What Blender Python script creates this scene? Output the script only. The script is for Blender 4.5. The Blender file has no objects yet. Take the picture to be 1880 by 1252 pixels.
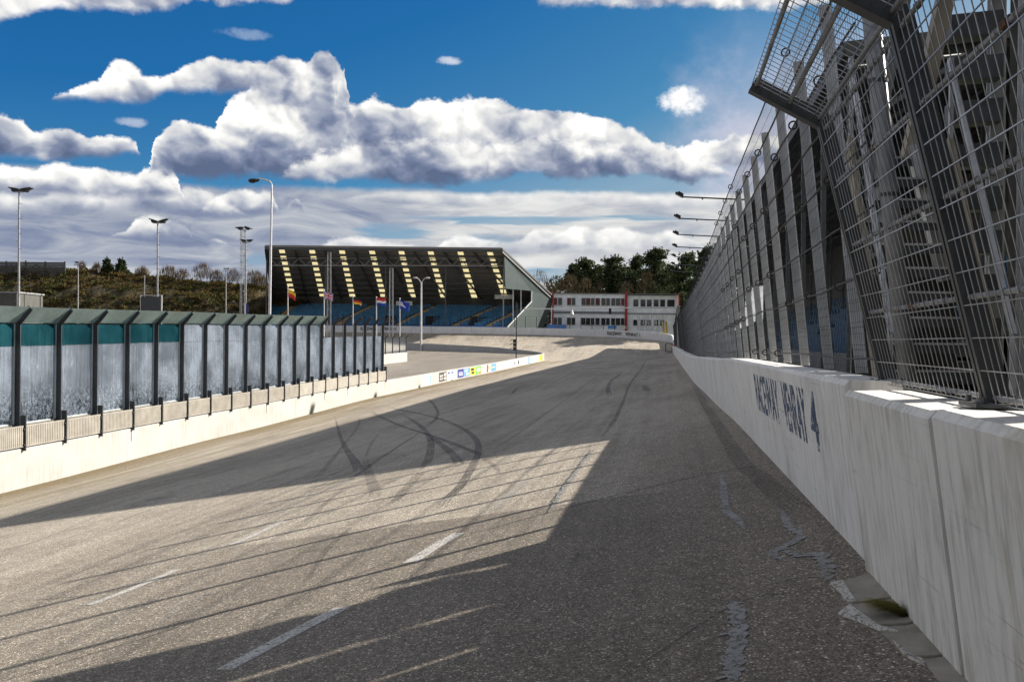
import bpy, math, random
from mathutils import Vector, Matrix
from mathutils.bvhtree import BVHTree
R = math.radians
rnd = random.Random(7)
scene = bpy.context.scene
COL = scene.collection

# ------------------------------------------------------------------ frame of reference
FPX, CX, CY, CAMZ, ROLL = 1600.0, 940.0, 626.0, 1.6, 0.009
cR, sR = math.cos(ROLL), math.sin(ROLL)
def ray(px, py):
    a, b = px - CX, CY - py
    return ((a * cR - b * sR) / FPX, 1.0, (a * sR + b * cR) / FPX)
def W(px, py, d):
    r = ray(px, py)
    return Vector((r[0] * d, d, CAMZ + r[2] * d))
TC, TS = math.cos(R(9.97)), math.sin(R(9.97))
def P(q, s, z):                       # track frame: q across (right +), s along
    return Vector((q * TC + s * TS, -q * TS + s * TC, z))
def X2(X, y, z):                      # point at depth y, offset X from the line through the camera along the track
    return Vector((X + 0.1758 * y, y, z))
TDIR = Vector((TS, TC, 0)); NDIR = Vector((TC, -TS, 0)); UP = Vector((0, 0, 1))
def interp(tab, x):
    if x <= tab[0][0]: return tab[0][1]
    for (a, va), (b, vb) in zip(tab, tab[1:]):
        if x <= b:
            t = (x - a) / (b - a); t = t * t * (3 - 2 * t) * 0.5 + t * 0.5
            return va + (vb - va) * t
    return tab[-1][1]
ZR = [(-20, .45), (4.7, .40), (12.8, .37), (20, .25), (35, .06), (57, .04), (132, .08)]
ZL = [(-20, -2.9), (0, -2.75), (22, -2.37), (33, -2.12), (51, -1.72), (76, -1.5), (121, -1.12)]
XR, XL = 1.12, -16.77
def zr(y): return interp(ZR, y)
def zl(y): return interp(ZL, y)

# ------------------------------------------------------------------ mesh builder
class MB:
    def __init__(self): self.v = []; self.f = []; self.m = []; self.mi = 0
    def add(self, vs, fs, mi=None):
        n = len(self.v); self.v += [tuple(p) for p in vs]
        for f in fs: self.f.append(tuple(i + n for i in f)); self.m.append(self.mi if mi is None else mi)
        return self
    def frame(self, c, ax, ay, az, sx, sy, sz, mi=None):
        c = Vector(c); ax = Vector(ax).normalized() * sx / 2; ay = Vector(ay).normalized() * sy / 2; az = Vector(az).normalized() * sz / 2
        vs = [c + a * ax + b * ay + d * az for a in (-1, 1) for b in (-1, 1) for d in (-1, 1)]
        fs = [(0, 1, 3, 2), (4, 6, 7, 5), (0, 4, 5, 1), (2, 3, 7, 6), (0, 2, 6, 4), (1, 5, 7, 3)]
        return self.add(vs, fs, mi)
    def box(self, c, s, mi=None):
        return self.frame(c, (1, 0, 0), (0, 1, 0), (0, 0, 1), *s, mi)
    def tbox(self, q0, q1, s0, s1, z0, z1, mi=None):
        return self.frame(P((q0 + q1) / 2, (s0 + s1) / 2, (z0 + z1) / 2), NDIR, TDIR, UP, q1 - q0, s1 - s0, z1 - z0, mi)
    def bar(self, p0, p1, w, h, up=(0, 0, 1), mi=None):
        p0, p1 = Vector(p0), Vector(p1); d = p1 - p0; L = d.length
        if L < 1e-6: return self
        d /= L; up = Vector(up); side = d.cross(up)
        if side.length < 1e-4: side = d.cross(Vector((0, 1, 0)))
        side.normalize(); u = side.cross(d)
        return self.frame((p0 + p1) / 2, d, side, u, L, w, h, mi)
    def tube(self, p0, p1, r, n=8, r1=None, mi=None, cap=True):
        p0, p1 = Vector(p0), Vector(p1); d = (p1 - p0)
        if d.length < 1e-6: return self
        d.normalize(); a = d.orthogonal().normalized(); b = d.cross(a); r1 = r if r1 is None else r1
        vs = []
        for p, rr in ((p0, r), (p1, r1)):
            for i in range(n):
                t = 2 * math.pi * i / n; vs.append(p + a * math.cos(t) * rr + b * math.sin(t) * rr)
        fs = [(i, (i + 1) % n, n + (i + 1) % n, n + i) for i in range(n)]
        if cap: fs += [tuple(range(n))[::-1], tuple(range(n, 2 * n))]
        return self.add(vs, fs, mi)
    def path(self, pts, r, n=6, mi=None):
        for a, b in zip(pts, pts[1:]): self.tube(a, b, r, n, mi=mi)
        return self
    def prism(self, poly, off, mi=None):        # polygon (list of points) thickened by off
        n = len(poly); poly = [Vector(p) for p in poly]; off = Vector(off)
        return self.add(poly + [p + off for p in poly],
                        [tuple(range(n))[::-1], tuple(range(n, 2 * n))] + [(i, (i + 1) % n, n + (i + 1) % n, n + i) for i in range(n)], mi)
    def quad(self, a, b, c, d, mi=None): return self.add([a, b, c, d], [(0, 1, 2, 3)], mi)
    def ring(self, c, ax, R0, r, n=14, mi=None):
        ax = Vector(ax).normalized(); a = ax.orthogonal().normalized(); b = ax.cross(a); c = Vector(c)
        pts = [c + a * math.cos(2 * math.pi * i / n) * R0 + b * math.sin(2 * math.pi * i / n) * R0 for i in range(n + 1)]
        return self.path(pts, r, 5, mi)
    def ball(self, c, rx, ry, rz, n=10, mi=None):
        c = Vector(c); vs = []; fs = []; k = n // 2
        for i in range(k + 1):
            t = math.pi * i / k
            for j in range(n):
                p = 2 * math.pi * j / n
                vs.append(c + Vector((rx * math.sin(t) * math.cos(p), ry * math.sin(t) * math.sin(p), rz * math.cos(t))))
        for i in range(k):
            for j in range(n): fs.append((i * n + j, (i + 1) * n + j, (i + 1) * n + (j + 1) % n, i * n + (j + 1) % n))
        return self.add(vs, fs, mi)
    def build(self, name, mats, parent=None, local=False, smooth=False):
        me = bpy.data.meshes.new(name)
        off = Vector((0, 0, 0))
        if parent is not None and not local:
            o = parent
            while o is not None: off += o.location; o = o.parent
        vs = self.v if off.length == 0 else [(x - off.x, y - off.y, z - off.z) for x, y, z in self.v]
        me.from_pydata(vs, [], self.f); me.update()
        for m in (mats if isinstance(mats, (list, tuple)) else [mats]): me.materials.append(m)
        if any(self.m): me.polygons.foreach_set('material_index', self.m)
        if smooth: me.polygons.foreach_set('use_smooth', [True] * len(self.f))
        ob = bpy.data.objects.new(name, me); COL.objects.link(ob)
        if parent is not None: ob.parent = parent
        return ob
def tag(o, label=None, cat=None, group=None, kind=None):
    if label: o['label'] = label
    if cat: o['category'] = cat
    if group: o['group'] = group
    if kind: o['kind'] = kind
    return o
def thing(name, loc, label, cat, group=None):
    o = bpy.data.objects.new(name, None); COL.objects.link(o); o.location = loc; o.empty_display_size = .3
    return tag(o, label, cat, group)
def dup(root, loc, label=None, rz=None):
    def cp(o, par):
        c = o.copy(); COL.objects.link(c)
        if par is not None: c.parent = par
        for ch in list(o.children): cp(ch, c)
        return c
    kids = list(root.children)
    r = root.copy(); COL.objects.link(r)
    for ch in kids: cp(ch, r)
    r.location = loc
    if rz is not None: r.rotation_euler = (0, 0, rz)
    if label: r['label'] = label
    return r

# ------------------------------------------------------------------ materials
class NT:
    def __init__(self, name):
        self.mat = bpy.data.materials.new(name); self.mat.use_nodes = True
        self.t = self.mat.node_tree; self.t.nodes.clear()
        self.out = self.n('ShaderNodeOutputMaterial')
    def n(self, typ, ins=None, **kw):
        nd = self.t.nodes.new(typ)
        for k, v in kw.items(): setattr(nd, k, v)
        for k, v in (ins or {}).items(): self.set(nd, k, v)
        return nd
    def set(self, nd, k, v):
        s = nd.inputs[k]
        if isinstance(v, bpy.types.NodeSocket): self.t.links.new(v, s)
        elif isinstance(v, bpy.types.Node): self.t.links.new(v.outputs[0], s)
        else:
            if isinstance(v, (tuple, list)) and len(v) == 3 and s.type == 'RGBA': v = (*v, 1)
            s.default_value = v
    def math(self, op, a, b=0.0, c=None, clamp=False):
        nd = self.n('ShaderNodeMath', operation=op, use_clamp=clamp); self.set(nd, 0, a); self.set(nd, 1, b)
        if c is not None: self.set(nd, 2, c)
        return nd.outputs[0]
    def mix(self, f, a, b, blend='MIX'):
        nd = self.n('ShaderNodeMix', data_type='RGBA', blend_type=blend); self.set(nd, 0, f); self.set(nd, 6, a); self.set(nd, 7, b)
        return nd.outputs[2]
    def ramp(self, f, stops, interp='LINEAR'):
        nd = self.n('ShaderNodeValToRGB'); nd.color_ramp.interpolation = interp; el = nd.color_ramp.elements
        while len(el) < len(stops): el.new(0.5)
        for e, (p, c) in zip(el, stops):
            e.position = p; e.color = (c, c, c, 1) if isinstance(c, (int, float)) else (*c, 1)
        self.set(nd, 0, f); return nd.outputs[0]
    def sm(self, x, a, b, lo=0.0, hi=1.0):
        nd = self.n('ShaderNodeMapRange', interpolation_type='SMOOTHSTEP')
        for i, v in enumerate((x, a, b, lo, hi)): self.set(nd, i, v)
        return nd.outputs[0]
    def pos(self): return self.n('ShaderNodeNewGeometry').outputs['Position']
    def scale(self, v, s, rot=(0, 0, 0)):
        nd = self.n('ShaderNodeMapping'); self.set(nd, 0, v); nd.inputs['Scale'].default_value = s; nd.inputs['Rotation'].default_value = rot
        return nd.outputs[0]
    def noise(self, v, sc, det=4, rough=.55, dist=0.0):
        nd = self.n('ShaderNodeTexNoise'); self.set(nd, 'Vector', v); self.set(nd, 'Scale', sc); self.set(nd, 'Detail', det); self.set(nd, 'Roughness', rough); self.set(nd, 'Distortion', dist)
        return nd.outputs[0]
    def done(self, bsdf): self.t.links.new(bsdf if isinstance(bsdf, bpy.types.NodeSocket) else bsdf.outputs[0], self.out.inputs[0]); return self.mat
    def pbr(self, col, rough=.6, metal=0.0, height=None, bump=.3, dist=.02, spec=.4):
        b = self.n('ShaderNodeBsdfPrincipled', {'Base Color': col, 'Roughness': rough, 'Metallic': metal, 'Specular IOR Level': spec})
        if height is not None:
            bm = self.n('ShaderNodeBump', {'Height': height, 'Strength': bump, 'Distance': dist}); self.set(b, 'Normal', bm)
        return b
def pmat(name, col, rough=.6, metal=0., var=.25, scale=3., bump=0., spec=.4, stretch=(1, 1, 1)):
    t = NT(name); p = t.pos()
    if stretch != (1, 1, 1): p = t.scale(p, stretch)
    n = t.noise(p, scale, 6, .6)
    f = t.sm(n, .3, .72)
    dark = tuple(c * (1 - var) for c in col); light = tuple(min(1, c * (1 + var * .5)) for c in col)
    c = t.mix(f, dark, light)
    return t.done(t.pbr(c, rough, metal, n if bump else None, bump, .02, spec))

TROT = R(9.97)
def track_local(t):          # world position turned so that Y runs along the track
    return t.scale(t.pos(), (1, 1, 1), (0, 0, TROT))
def asphalt(name, base=(.395, .35, .285), dark=(.23, .2, .163), sand=True, tone=1.0, stone=120):
    t = NT(name); p = track_local(t)
    vor = t.n('ShaderNodeTexVoronoi', feature='F1'); t.set(vor, 'Vector', p); t.set(vor, 'Scale', stone)
    vr = t.n('ShaderNodeSeparateColor'); t.set(vr, 0, vor.outputs['Color'])
    vor2 = t.n('ShaderNodeTexVoronoi', feature='F1'); t.set(vor2, 'Vector', p); t.set(vor2, 'Scale', stone * .37)
    vr2 = t.n('ShaderNodeSeparateColor'); t.set(vr2, 0, vor2.outputs['Color'])
    st = t.ramp(vr.outputs[0], [(0, .42), (.35, .72), (.75, 1.0), (.92, 1.25), (.965, 2.2), (1, 3.4)])
    st2 = t.ramp(vr2.outputs[1], [(0, .8), (.5, 1.0), (.95, 1.1), (1, 1.5)])
    big = t.noise(t.scale(p, (1, .25, 1)), .35, 6, .6)
    streak = t.noise(t.scale(p, (2.6, .06, 1)), 1.3, 7, .7)
    patch = t.noise(t.scale(p, (1.0, .35, 1)), .9, 3, .5)
    mid = t.noise(p, 2.1, 5, .65)
    f = t.math('ADD', t.math('MULTIPLY', big, .5), t.math('ADD', t.math('MULTIPLY', streak, .35), t.math('MULTIPLY', mid, .25)))
    f = t.sm(f, .40, .64)
    col = t.mix(f, tuple(c * tone for c in dark), tuple(c * tone for c in base))
    oil = t.math('MULTIPLY', t.sm(patch, .56, .72), t.sm(mid, .42, .62))
    col = t.mix(t.math('MULTIPLY', oil, .5), col, tuple(c * .45 for c in dark))
    pale = t.math('MULTIPLY', t.sm(t.noise(t.scale(p, (3.5, .12, 1), (0, 0, .05)), 2.1, 5, .7), .60, .72), .3)
    col = t.mix(pale, col, tuple(min(1, c * 1.35) for c in base))
    if sand:
        xs = t.n('ShaderNodeSeparateXYZ'); t.set(xs, 0, p)
        q = xs.outputs[0]
        edge = t.math('ADD', q, t.math('MULTIPLY', t.math('SUBTRACT', t.noise(t.scale(p, (1.2, .09, 1)), 1.0, 5, .6), .5), 3.2))
        m1 = t.sm(edge, -15.9, -14.4, 1, 0)
        m2 = t.math('MULTIPLY', t.sm(edge, -14.2, -11.2, .75, 0), t.sm(t.noise(t.scale(p, (2.6, .06, 1)), 1.6, 4, .6), .35, .6))
        ok = t.math('MULTIPLY', t.math('LESS_THAN', q, -7.0), t.sm(xs.outputs[1], 119, 110))
        m = t.math('MULTIPLY', t.math('MAXIMUM', m1, m2), ok)
        col = t.mix(m, col, t.mix(t.noise(p, 6, 5), (.15, .113, .06), (.225, .178, .105)))
        # darker outer lane and near paving past the seam, deepened to paint in shade
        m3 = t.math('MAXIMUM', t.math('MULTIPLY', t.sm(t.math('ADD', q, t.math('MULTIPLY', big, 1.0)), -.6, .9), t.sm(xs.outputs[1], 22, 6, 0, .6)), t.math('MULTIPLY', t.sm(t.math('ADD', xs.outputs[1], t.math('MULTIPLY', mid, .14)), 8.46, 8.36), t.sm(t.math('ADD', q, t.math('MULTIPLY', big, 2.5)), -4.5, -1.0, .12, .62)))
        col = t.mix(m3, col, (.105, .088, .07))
    col = t.mix(1.0, col, st, 'MULTIPLY'); col = t.mix(1.0, col, st2, 'MULTIPLY')
    h = t.math('ADD', t.math('MULTIPLY', vor.outputs['Distance'], -1.0), t.math('MULTIPLY', vr.outputs[0], .6))
    return t.done(t.pbr(col, .82, 0, h, .35, .012, .25))

def concrete(name, base=(.52, .51, .48), grime=(.2, .19, .16), amt=.5, streak_scale=(7, 7, .35), stains=False, low=None, chip=True):
    t = NT(name); p = track_local(t)
    s1 = t.noise(t.scale(p, streak_scale), 1.6, 8, .68)
    s2 = t.noise(t.scale(p, (22, 22, .5)), 1.0, 6, .7)
    b = t.noise(p, .9, 7, .62)
    f = t.math('MULTIPLY', t.sm(t.math('ADD', t.math('MULTIPLY', s1, .6), t.math('MULTIPLY', b, .4)), .43, .66), amt)
    f = t.math('ADD', f, t.math('MULTIPLY', t.sm(s2, .52, .8), amt * .55), clamp=True)
    col = t.mix(f, base, grime)
    if stains:
        g = t.sm(t.noise(t.scale(p, (3, 3, .8)), .8, 7, .7), .52, .72)
        col = t.mix(t.math('MULTIPLY', g, .55), col, (.36, .32, .2))
    if chip:
        scr = t.math('MULTIPLY', t.sm(t.noise(t.scale(p, (1, .5, 26)), 2.2, 5, .6), .60, .68), t.sm(t.noise(p, 1.1, 3), .48, .62))
        col = t.mix(t.math('MULTIPLY', scr, .5), col, (.12, .115, .105))
        ch = t.sm(t.noise(p, 14, 8, .75), .66, .72)
        col = t.mix(t.math('MULTIPLY', ch, .55), col, (.2, .19, .17))
    return t.done(t.pbr(col, .8, 0, t.math('ADD', b, t.math('MULTIPLY', s1, .7)), .22, .02, .25))

def glass(name, tint, dirt, lo, hi, mott=.0):
    t = NT(name); p = track_local(t)
    s = t.noise(t.scale(p, (22, 22, .5)), 1.2, 6, .65)
    c = t.noise(p, .8, 5, .55)
    f = t.math('ADD', t.math('MULTIPLY', s, .38), t.math('MULTIPLY', c, .62))
    fac = t.sm(f, .36, .66, lo, hi)
    if mott:
        z = t.n('ShaderNodeSeparateXYZ'); t.set(z, 0, p)
        sp = t.sm(t.noise(p, 9, 6, .75), .44, .6, -mott, mott * .3)
        zz = t.sm(z.outputs[2], .6, -.5)
        fac = t.math('ADD', fac, t.math('MULTIPLY', sp, zz), clamp=True)
        sc = t.sm(t.noise(t.scale(p, (5, 5, 1.1), (0, .5, .3)), 2.6, 5, .6, 1.8), .62, .66, 0, .25)
        fac = t.math('ADD', fac, sc, clamp=True)
    tr = t.n('ShaderNodeBsdfTransparent', {'Color': tint})
    df = t.n('ShaderNodeBsdfDiffuse', {'Color': dirt}); tl = t.n('ShaderNodeBsdfTranslucent', {'Color': dirt})
    dm = t.n('ShaderNodeMixShader'); t.set(dm, 0, .45); t.set(dm, 1, df); t.set(dm, 2, tl)
    gl = t.n('ShaderNodeBsdfGlossy', {'Color': (.9, .95, 1), 'Roughness': .08})
    m = t.n('ShaderNodeMixShader'); t.set(m, 0, fac); t.set(m, 1, tr); t.set(m, 2, dm)
    fr = t.n('ShaderNodeFresnel', {'IOR': 1.35})
    m2 = t.n('ShaderNodeMixShader'); t.set(m2, 0, fr); t.set(m2, 1, m); t.set(m2, 2, gl)
    return t.done(m2)

def translucent(name, col, mixf=.5):
    t = NT(name); n = t.noise(t.pos(), 2.5, 4)
    c = t.mix(t.sm(n, .3, .7), tuple(x * .8 for x in col), col)
    d = t.n('ShaderNodeBsdfDiffuse', {'Color': c}); tl = t.n('ShaderNodeBsdfTranslucent', {'Color': c})
    m = t.n('ShaderNodeMixShader'); t.set(m, 0, mixf); t.set(m, 1, d); t.set(m, 2, tl)
    return t.done(m)
def foliage(name, a, b, tr=.25):
    t = NT(name); n = t.noise(t.pos(), .9, 4, .6); n2 = t.noise(t.pos(), 6, 2)
    c = t.mix(t.sm(t.math('ADD', t.math('MULTIPLY', n, .6), t.math('MULTIPLY', n2, .4)), .35, .65), a, b)
    d = t.n('ShaderNodeBsdfDiffuse', {'Color': c}); tl = t.n('ShaderNodeBsdfTranslucent', {'Color': c})
    m = t.n('ShaderNodeMixShader'); t.set(m, 0, tr); t.set(m, 1, d); t.set(m, 2, tl)
    return t.done(m)
def rubber_mark(name, op):       # tyre rubber: worn see-through film
    t = NT(name); p = track_local(t)
    n = t.noise(p, 38, 4, .7); n2 = t.noise(p, 1.3, 4, .6)
    f = t.math('MULTIPLY', t.sm(n, .3, .66), t.sm(n2, .2, .7, op * .55, op), clamp=True)
    tr = t.n('ShaderNodeBsdfTransparent'); d = t.pbr((.028, .026, .025), .6)
    m = t.n('ShaderNodeMixShader'); t.set(m, 0, f); t.set(m, 1, tr); t.set(m, 2, d)
    return t.done(m)
def worn_paint(name, col, op, sc=45):
    t = NT(name); p = track_local(t)
    n = t.noise(p, sc, 5, .75); n2 = t.noise(p, 3, 4, .6)
    f = t.math('MULTIPLY', t.sm(n, .36, .52), t.sm(n2, .2, .6, op * .6, op), clamp=True)
    tr = t.n('ShaderNodeBsdfTransparent'); d = t.pbr(t.mix(n, tuple(c * .75 for c in col), col), .7)
    m = t.n('ShaderNodeMixShader'); t.set(m, 0, f); t.set(m, 1, tr); t.set(m, 2, d)
    return t.done(m)
def ribbed(name, col, pitch, axis_rot, depth=.5, metal=.0, rough=.5):
    t = NT(name); p = t.scale(t.pos(), (1, 1, 1), (0, 0, axis_rot))
    w = t.n('ShaderNodeTexWave', {'Scale': .314 / pitch, 'Distortion': 0.0}, wave_type='BANDS', bands_direction='X')
    t.set(w, 'Vector', p)
    n = t.noise(t.pos(), .7, 6)
    c = t.mix(t.sm(n, .3, .7), tuple(x * .82 for x in col), col)
    return t.done(t.pbr(c, rough, metal, w.outputs[1], depth, .03))

M = {}
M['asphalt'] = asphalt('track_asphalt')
M['infield'] = asphalt('infield_asphalt', (.22, .198, .168), (.15, .132, .11), False, stone=30)
M['patch'] = asphalt('outer_lane_asphalt', (.13, .112, .094), (.085, .074, .06), False, 1.0)
M['wall_white'] = concrete('white_painted_concrete', (.39, .385, .37), (.2, .175, .14), .45, chip=False)
M['wall_right'] = concrete('grimy_white_concrete', (.74, .73, .71), (.2, .19, .17), .46, (12, 12, .5))
M['wall_near'] = concrete('stained_white_concrete', (.70, .685, .65), (.17, .155, .13), .52, (13, 13, .55), True)
M['wall_far'] = concrete('far_white_concrete', (.66, .66, .66), (.3, .29, .28), .35)
M['wall_grey'] = concrete('bare_grey_concrete', (.36, .36, .36), (.2, .2, .2), .5)
M['slab'] = concrete('gutter_concrete', (.30, .28, .235), (.12, .105, .085), .7, (3, 3, 3))
M['navy'] = worn_paint('navy_lettering_paint', (.04, .085, .18), 1.0, 12)
M['black_letter'] = worn_paint('dark_lettering_paint', (.02, .022, .03), 1.0, 12)
M['paint'] = worn_paint('worn_white_road_paint', (.62, .6, .56), .95)
M['paint_faint'] = worn_paint('faint_road_paint', (.5, .48, .44), .4)
M['rub'] = rubber_mark('tyre_rubber', .7); M['rub_soft'] = rubber_mark('faint_tyre_rubber', .42)
M['crack'] = rubber_mark('dark_road_joint', .9)
M['seal'] = worn_paint('grey_crack_sealant', (.29, .288, .28), .95, 22)
M['galv'] = pmat('galvanised_steel', (.56, .565, .58), .42, .3, .2, 5)
M['galv_dull'] = pmat('dull_galvanised_steel', (.27, .275, .285), .55, .4, .3, 5)
M['steel_dark'] = pmat('dark_grey_steel', (.055, .058, .062), .42, .2, .3, 8)
M['steel_black'] = pmat('black_steel', (.02, .021, .022), .5, .2)
M['wire'] = pmat('fence_wire', (.42, .425, .44), .34, .85, .3, 9)
M['wire_dark'] = pmat('weathered_wire', (.045, .046, .05), .55, .3, .3, 9)
M['glint_edge'] = pmat('glint_edge_steel', (.62, .63, .65), .28, 1.0, .1, 5)  # polished metal for the glint tubes added to the far fence posts
M['rope'] = pmat('steel_rope', (.06, .055, .05), .6, .4, .4, 30)
M['rust'] = pmat('rusty_clamp', (.12, .055, .03), .7, .2)
M['post_anthracite'] = pmat('anthracite_post_paint', (.032, .036, .042), .45, .1)
M['edge_alu'] = pmat('aluminium_edge', (.55, .56, .55), .4, .5)
M['base_panel'] = pmat('cream_ribbed_panel', (.30, .28, .245), .6, 0, .2, 3)
M['glass_clear'] = glass('scratched_clear_acrylic', (.88, .93, .96), (.50, .57, .68), .14, .5, .2)
M['glass_teal'] = glass('teal_tinted_acrylic', (.10, .46, .54), (.05, .22, .27), .1, .42)
M['glass_canopy'] = glass('green_grey_acrylic_canopy', (.5, .72, .72), (.40, .53, .53), .45, .8)
M['stand_roof'] = ribbed('dark_roof_sheeting', (.075, .074, .07), .25, 0, .4, .1)
M['stand_steel'] = pmat('stand_steel', (.075, .078, .082), .5, .2)
M['far_roof'] = ribbed('grey_roof_sheeting', (.21, .20, .185), .25, 0, .4, .1)
M['seat_far'] = pmat('sunbleached_blue_seat', (.026, .155, .30), .45, 0, .35, 1.2)
M['skylight'] = translucent('yellowed_skylight_sheet', (.60, .54, .31), .6)
M['skylight_white'] = translucent('white_skylight_sheet', (.85, .84, .78), .72)
M['cladding'] = ribbed('grey_green_cladding', (.058, .078, .078), .3, R(-50), .9, .2, .4)
M['seat_blue'] = pmat('blue_plastic_seat', (.014, .095, .19), .45, 0, .25, 2)
M['step_tan'] = pmat('tan_aisle_step', (.42, .28, .11), .7)
M['rake'] = pmat('dark_terrace_concrete', (.06, .06, .06), .85)
M['fibre'] = concrete('grey_fibre_cement', (.085, .086, .08), (.04, .042, .036), .5, (2, 2, 1), False)
M['tan_beam'] = pmat('tan_painted_beam', (.33, .28, .21), .6)
M['build_white'] = pmat('white_facade_panel', (.80, .81, .84), .6, 0, .15, .8)
M['build_red'] = pmat('red_painted_column', (.36, .03, .03), .5)
M['band'] = pmat('grey_facade_band', (.2, .2, .22), .6)
M['win'] = pmat('dark_window_pane', (.03, .035, .035), .12, 0, .6, .5, 0, .6)
M['win_red'] = pmat('red_curtain_pane', (.13, .02, .02), .25, 0, .5, .5)
M['frame_white'] = pmat('white_window_frame', (.6, .6, .6), .5)
M['dark'] = pmat('dark_void', (.012, .012, .013), .9)
M['lamp_glass'] = pmat('lamp_lens', (.5, .5, .48), .25)
M['white_pole'] = pmat('white_pole_paint', (.58, .58, .58), .45, .1)
M['yellow'] = pmat('yellow_paint', (.6, .4, .02), .5)
M['red'] = pmat('red_paint', (.5, .03, .03), .5)
M['blue_board'] = pmat('blue_board', (.05, .16, .45), .5)
M['grass'] = pmat('rough_grass', (.075, .085, .03), .9, 0, .5, 2)
M['earth'] = pmat('brush_covered_earth', (.062, .05, .022), .95, 0, .6, 1.4, .8)
M['brush'] = foliage('dry_brush_leaves', (.058, .044, .02), (.125, .092, .038), .4)
M['brush_green'] = foliage('green_brush_leaves', (.035, .042, .016), (.075, .078, .028), .4)
M['pine'] = foliage('pine_needles', (.026, .04, .022), (.08, .10, .048), .3)
M['twig'] = foliage('bare_twigs', (.07, .052, .034), (.15, .115, .072), .1)
M['bark'] = pmat('tree_bark', (.075, .055, .04), .9)
M['noise_wall'] = pmat('dark_timber_barrier', (.085, .08, .075), .85, 0, .35, 2, 0, .3, (1, 1, 6))
def flat(name, c): return pmat(name, c, .6, 0, .12, 4)
for k, c in dict(f_red=(.62, .02, .03), f_yellow=(.8, .52, .02), f_white=(.75, .75, .75), f_blue=(.01, .05, .36), f_navy=(.02, .03, .2), f_black=(.01, .01, .01), b_green=(.12, .45, .06), b_sky=(.08, .25, .55), b_char=(.045, .042, .04), b_orange=(.55, .18, .03)).items():
    M[k] = flat(k.replace('f_', 'flag_cloth_').replace('b_', 'board_print_'), c)

# ------------------------------------------------------------------ track surface
def lerp(a, b, t): return a + (b - a) * t
def resample(pts, n):
    L = [0]
    for a, b in zip(pts, pts[1:]): L.append(L[-1] + (b - a).length)
    out = []
    for i in range(n):
        d = L[-1] * i / (n - 1)
        for k in range(len(pts) - 1):
            if d <= L[k + 1] + 1e-9:
                out.append(pts[k].lerp(pts[k + 1], (d - L[k]) / max(1e-9, L[k + 1] - L[k]))); break
    return out
def catmull(pts, n=6):
    o = []
    for i in range(len(pts) - 1):
        p0 = pts[max(0, i - 1)]; p1 = pts[i]; p2 = pts[i + 1]; p3 = pts[min(len(pts) - 1, i + 2)]
        for k in range(n):
            t = k / n
            o.append(.5 * ((2 * p1) + (p2 - p0) * t + (2 * p0 - 5 * p1 + 4 * p2 - p3) * t * t + (3 * p1 - p0 - 3 * p2 + p3) * t ** 3))
    return o + [pts[-1]]
ys = [-18 + i * 2.0 for i in range(69)]            # -18 .. 118
O1 = [X2(XR, y, zr(y)) for y in ys]
I1 = [X2(XL, y, zl(y)) for y in ys]
O2 = [X2(XR, 118, zr(118)), X2(XR, 126, .08), W(1234, 631, 134), W(1226, 627.6, 138), W(1205, 625.3, 139.5), W(1177, 622.5, 140.5),
      W(1120, 619, 142.5), W(1000, 615.3, 144.5), W(830, 612.3, 147), W(613, 610, 149), W(300, 608.5, 148), W(0, 608, 140), W(-300, 612, 120)]
I2 = [X2(XL, 118, zl(118)), X2(XL, 119.5, -1.1), W(1000, 661.5, 121.2), W(993, 659.5, 123), W(975, 657, 124.5), W(940, 653.4, 126.5), W(906, 650, 128.5),
      W(830, 646, 131), W(760, 642.6, 134), W(600, 637, 137), W(300, 633, 136), W(0, 633, 128), W(-300, 640, 108)]
NT2 = 90
O2r, I2r = resample(catmull(O2), NT2), resample(catmull(I2), NT2)
OUT, INN = O1 + O2r[1:], I1 + I2r[1:]
tr = MB(); NQ = 14
for a, b in zip(OUT, INN):
    for k in range(NQ + 1): tr.v.append(tuple(a.lerp(b, k / NQ)))
for i in range(len(OUT) - 1):
    for k in range(NQ):
        n = NQ + 1; tr.f.append((i * n + k, i * n + k + 1, (i + 1) * n + k + 1, (i + 1) * n + k)); tr.m.append(0)
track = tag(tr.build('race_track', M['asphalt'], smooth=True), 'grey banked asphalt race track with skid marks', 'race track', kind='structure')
ev = []; ef = []                      # the same surface carried on a little under the walls, for measuring only
for a, b in zip(OUT, INN):
    ev += [a + (a - b) * (.1 if a.y < 100 else .0)] + [a.lerp(b, k / NQ) for k in range(NQ + 1)]
for i in range(len(OUT) - 1):
    for k in range(NQ + 1): n = NQ + 2; ef.append((i * n + k, i * n + k + 1, (i + 1) * n + k + 1, (i + 1) * n + k))
BV = BVHTree.FromPolygons(ev, ef)
def hit(px, py, lift=.004):
    r = Vector(ray(px, py)); o = Vector((0, 0, CAMZ))
    loc, nor, idx, dist = BV.ray_cast(o, r.normalized())
    if loc is None: return None
    if nor.z < 0: nor = -nor
    return loc + nor * lift
def zat(x, y):
    loc, nor, i, d = BV.ray_cast(Vector((x, y, 60)), Vector((0, 0, -1)))
    return None if loc is None else loc.z

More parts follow.
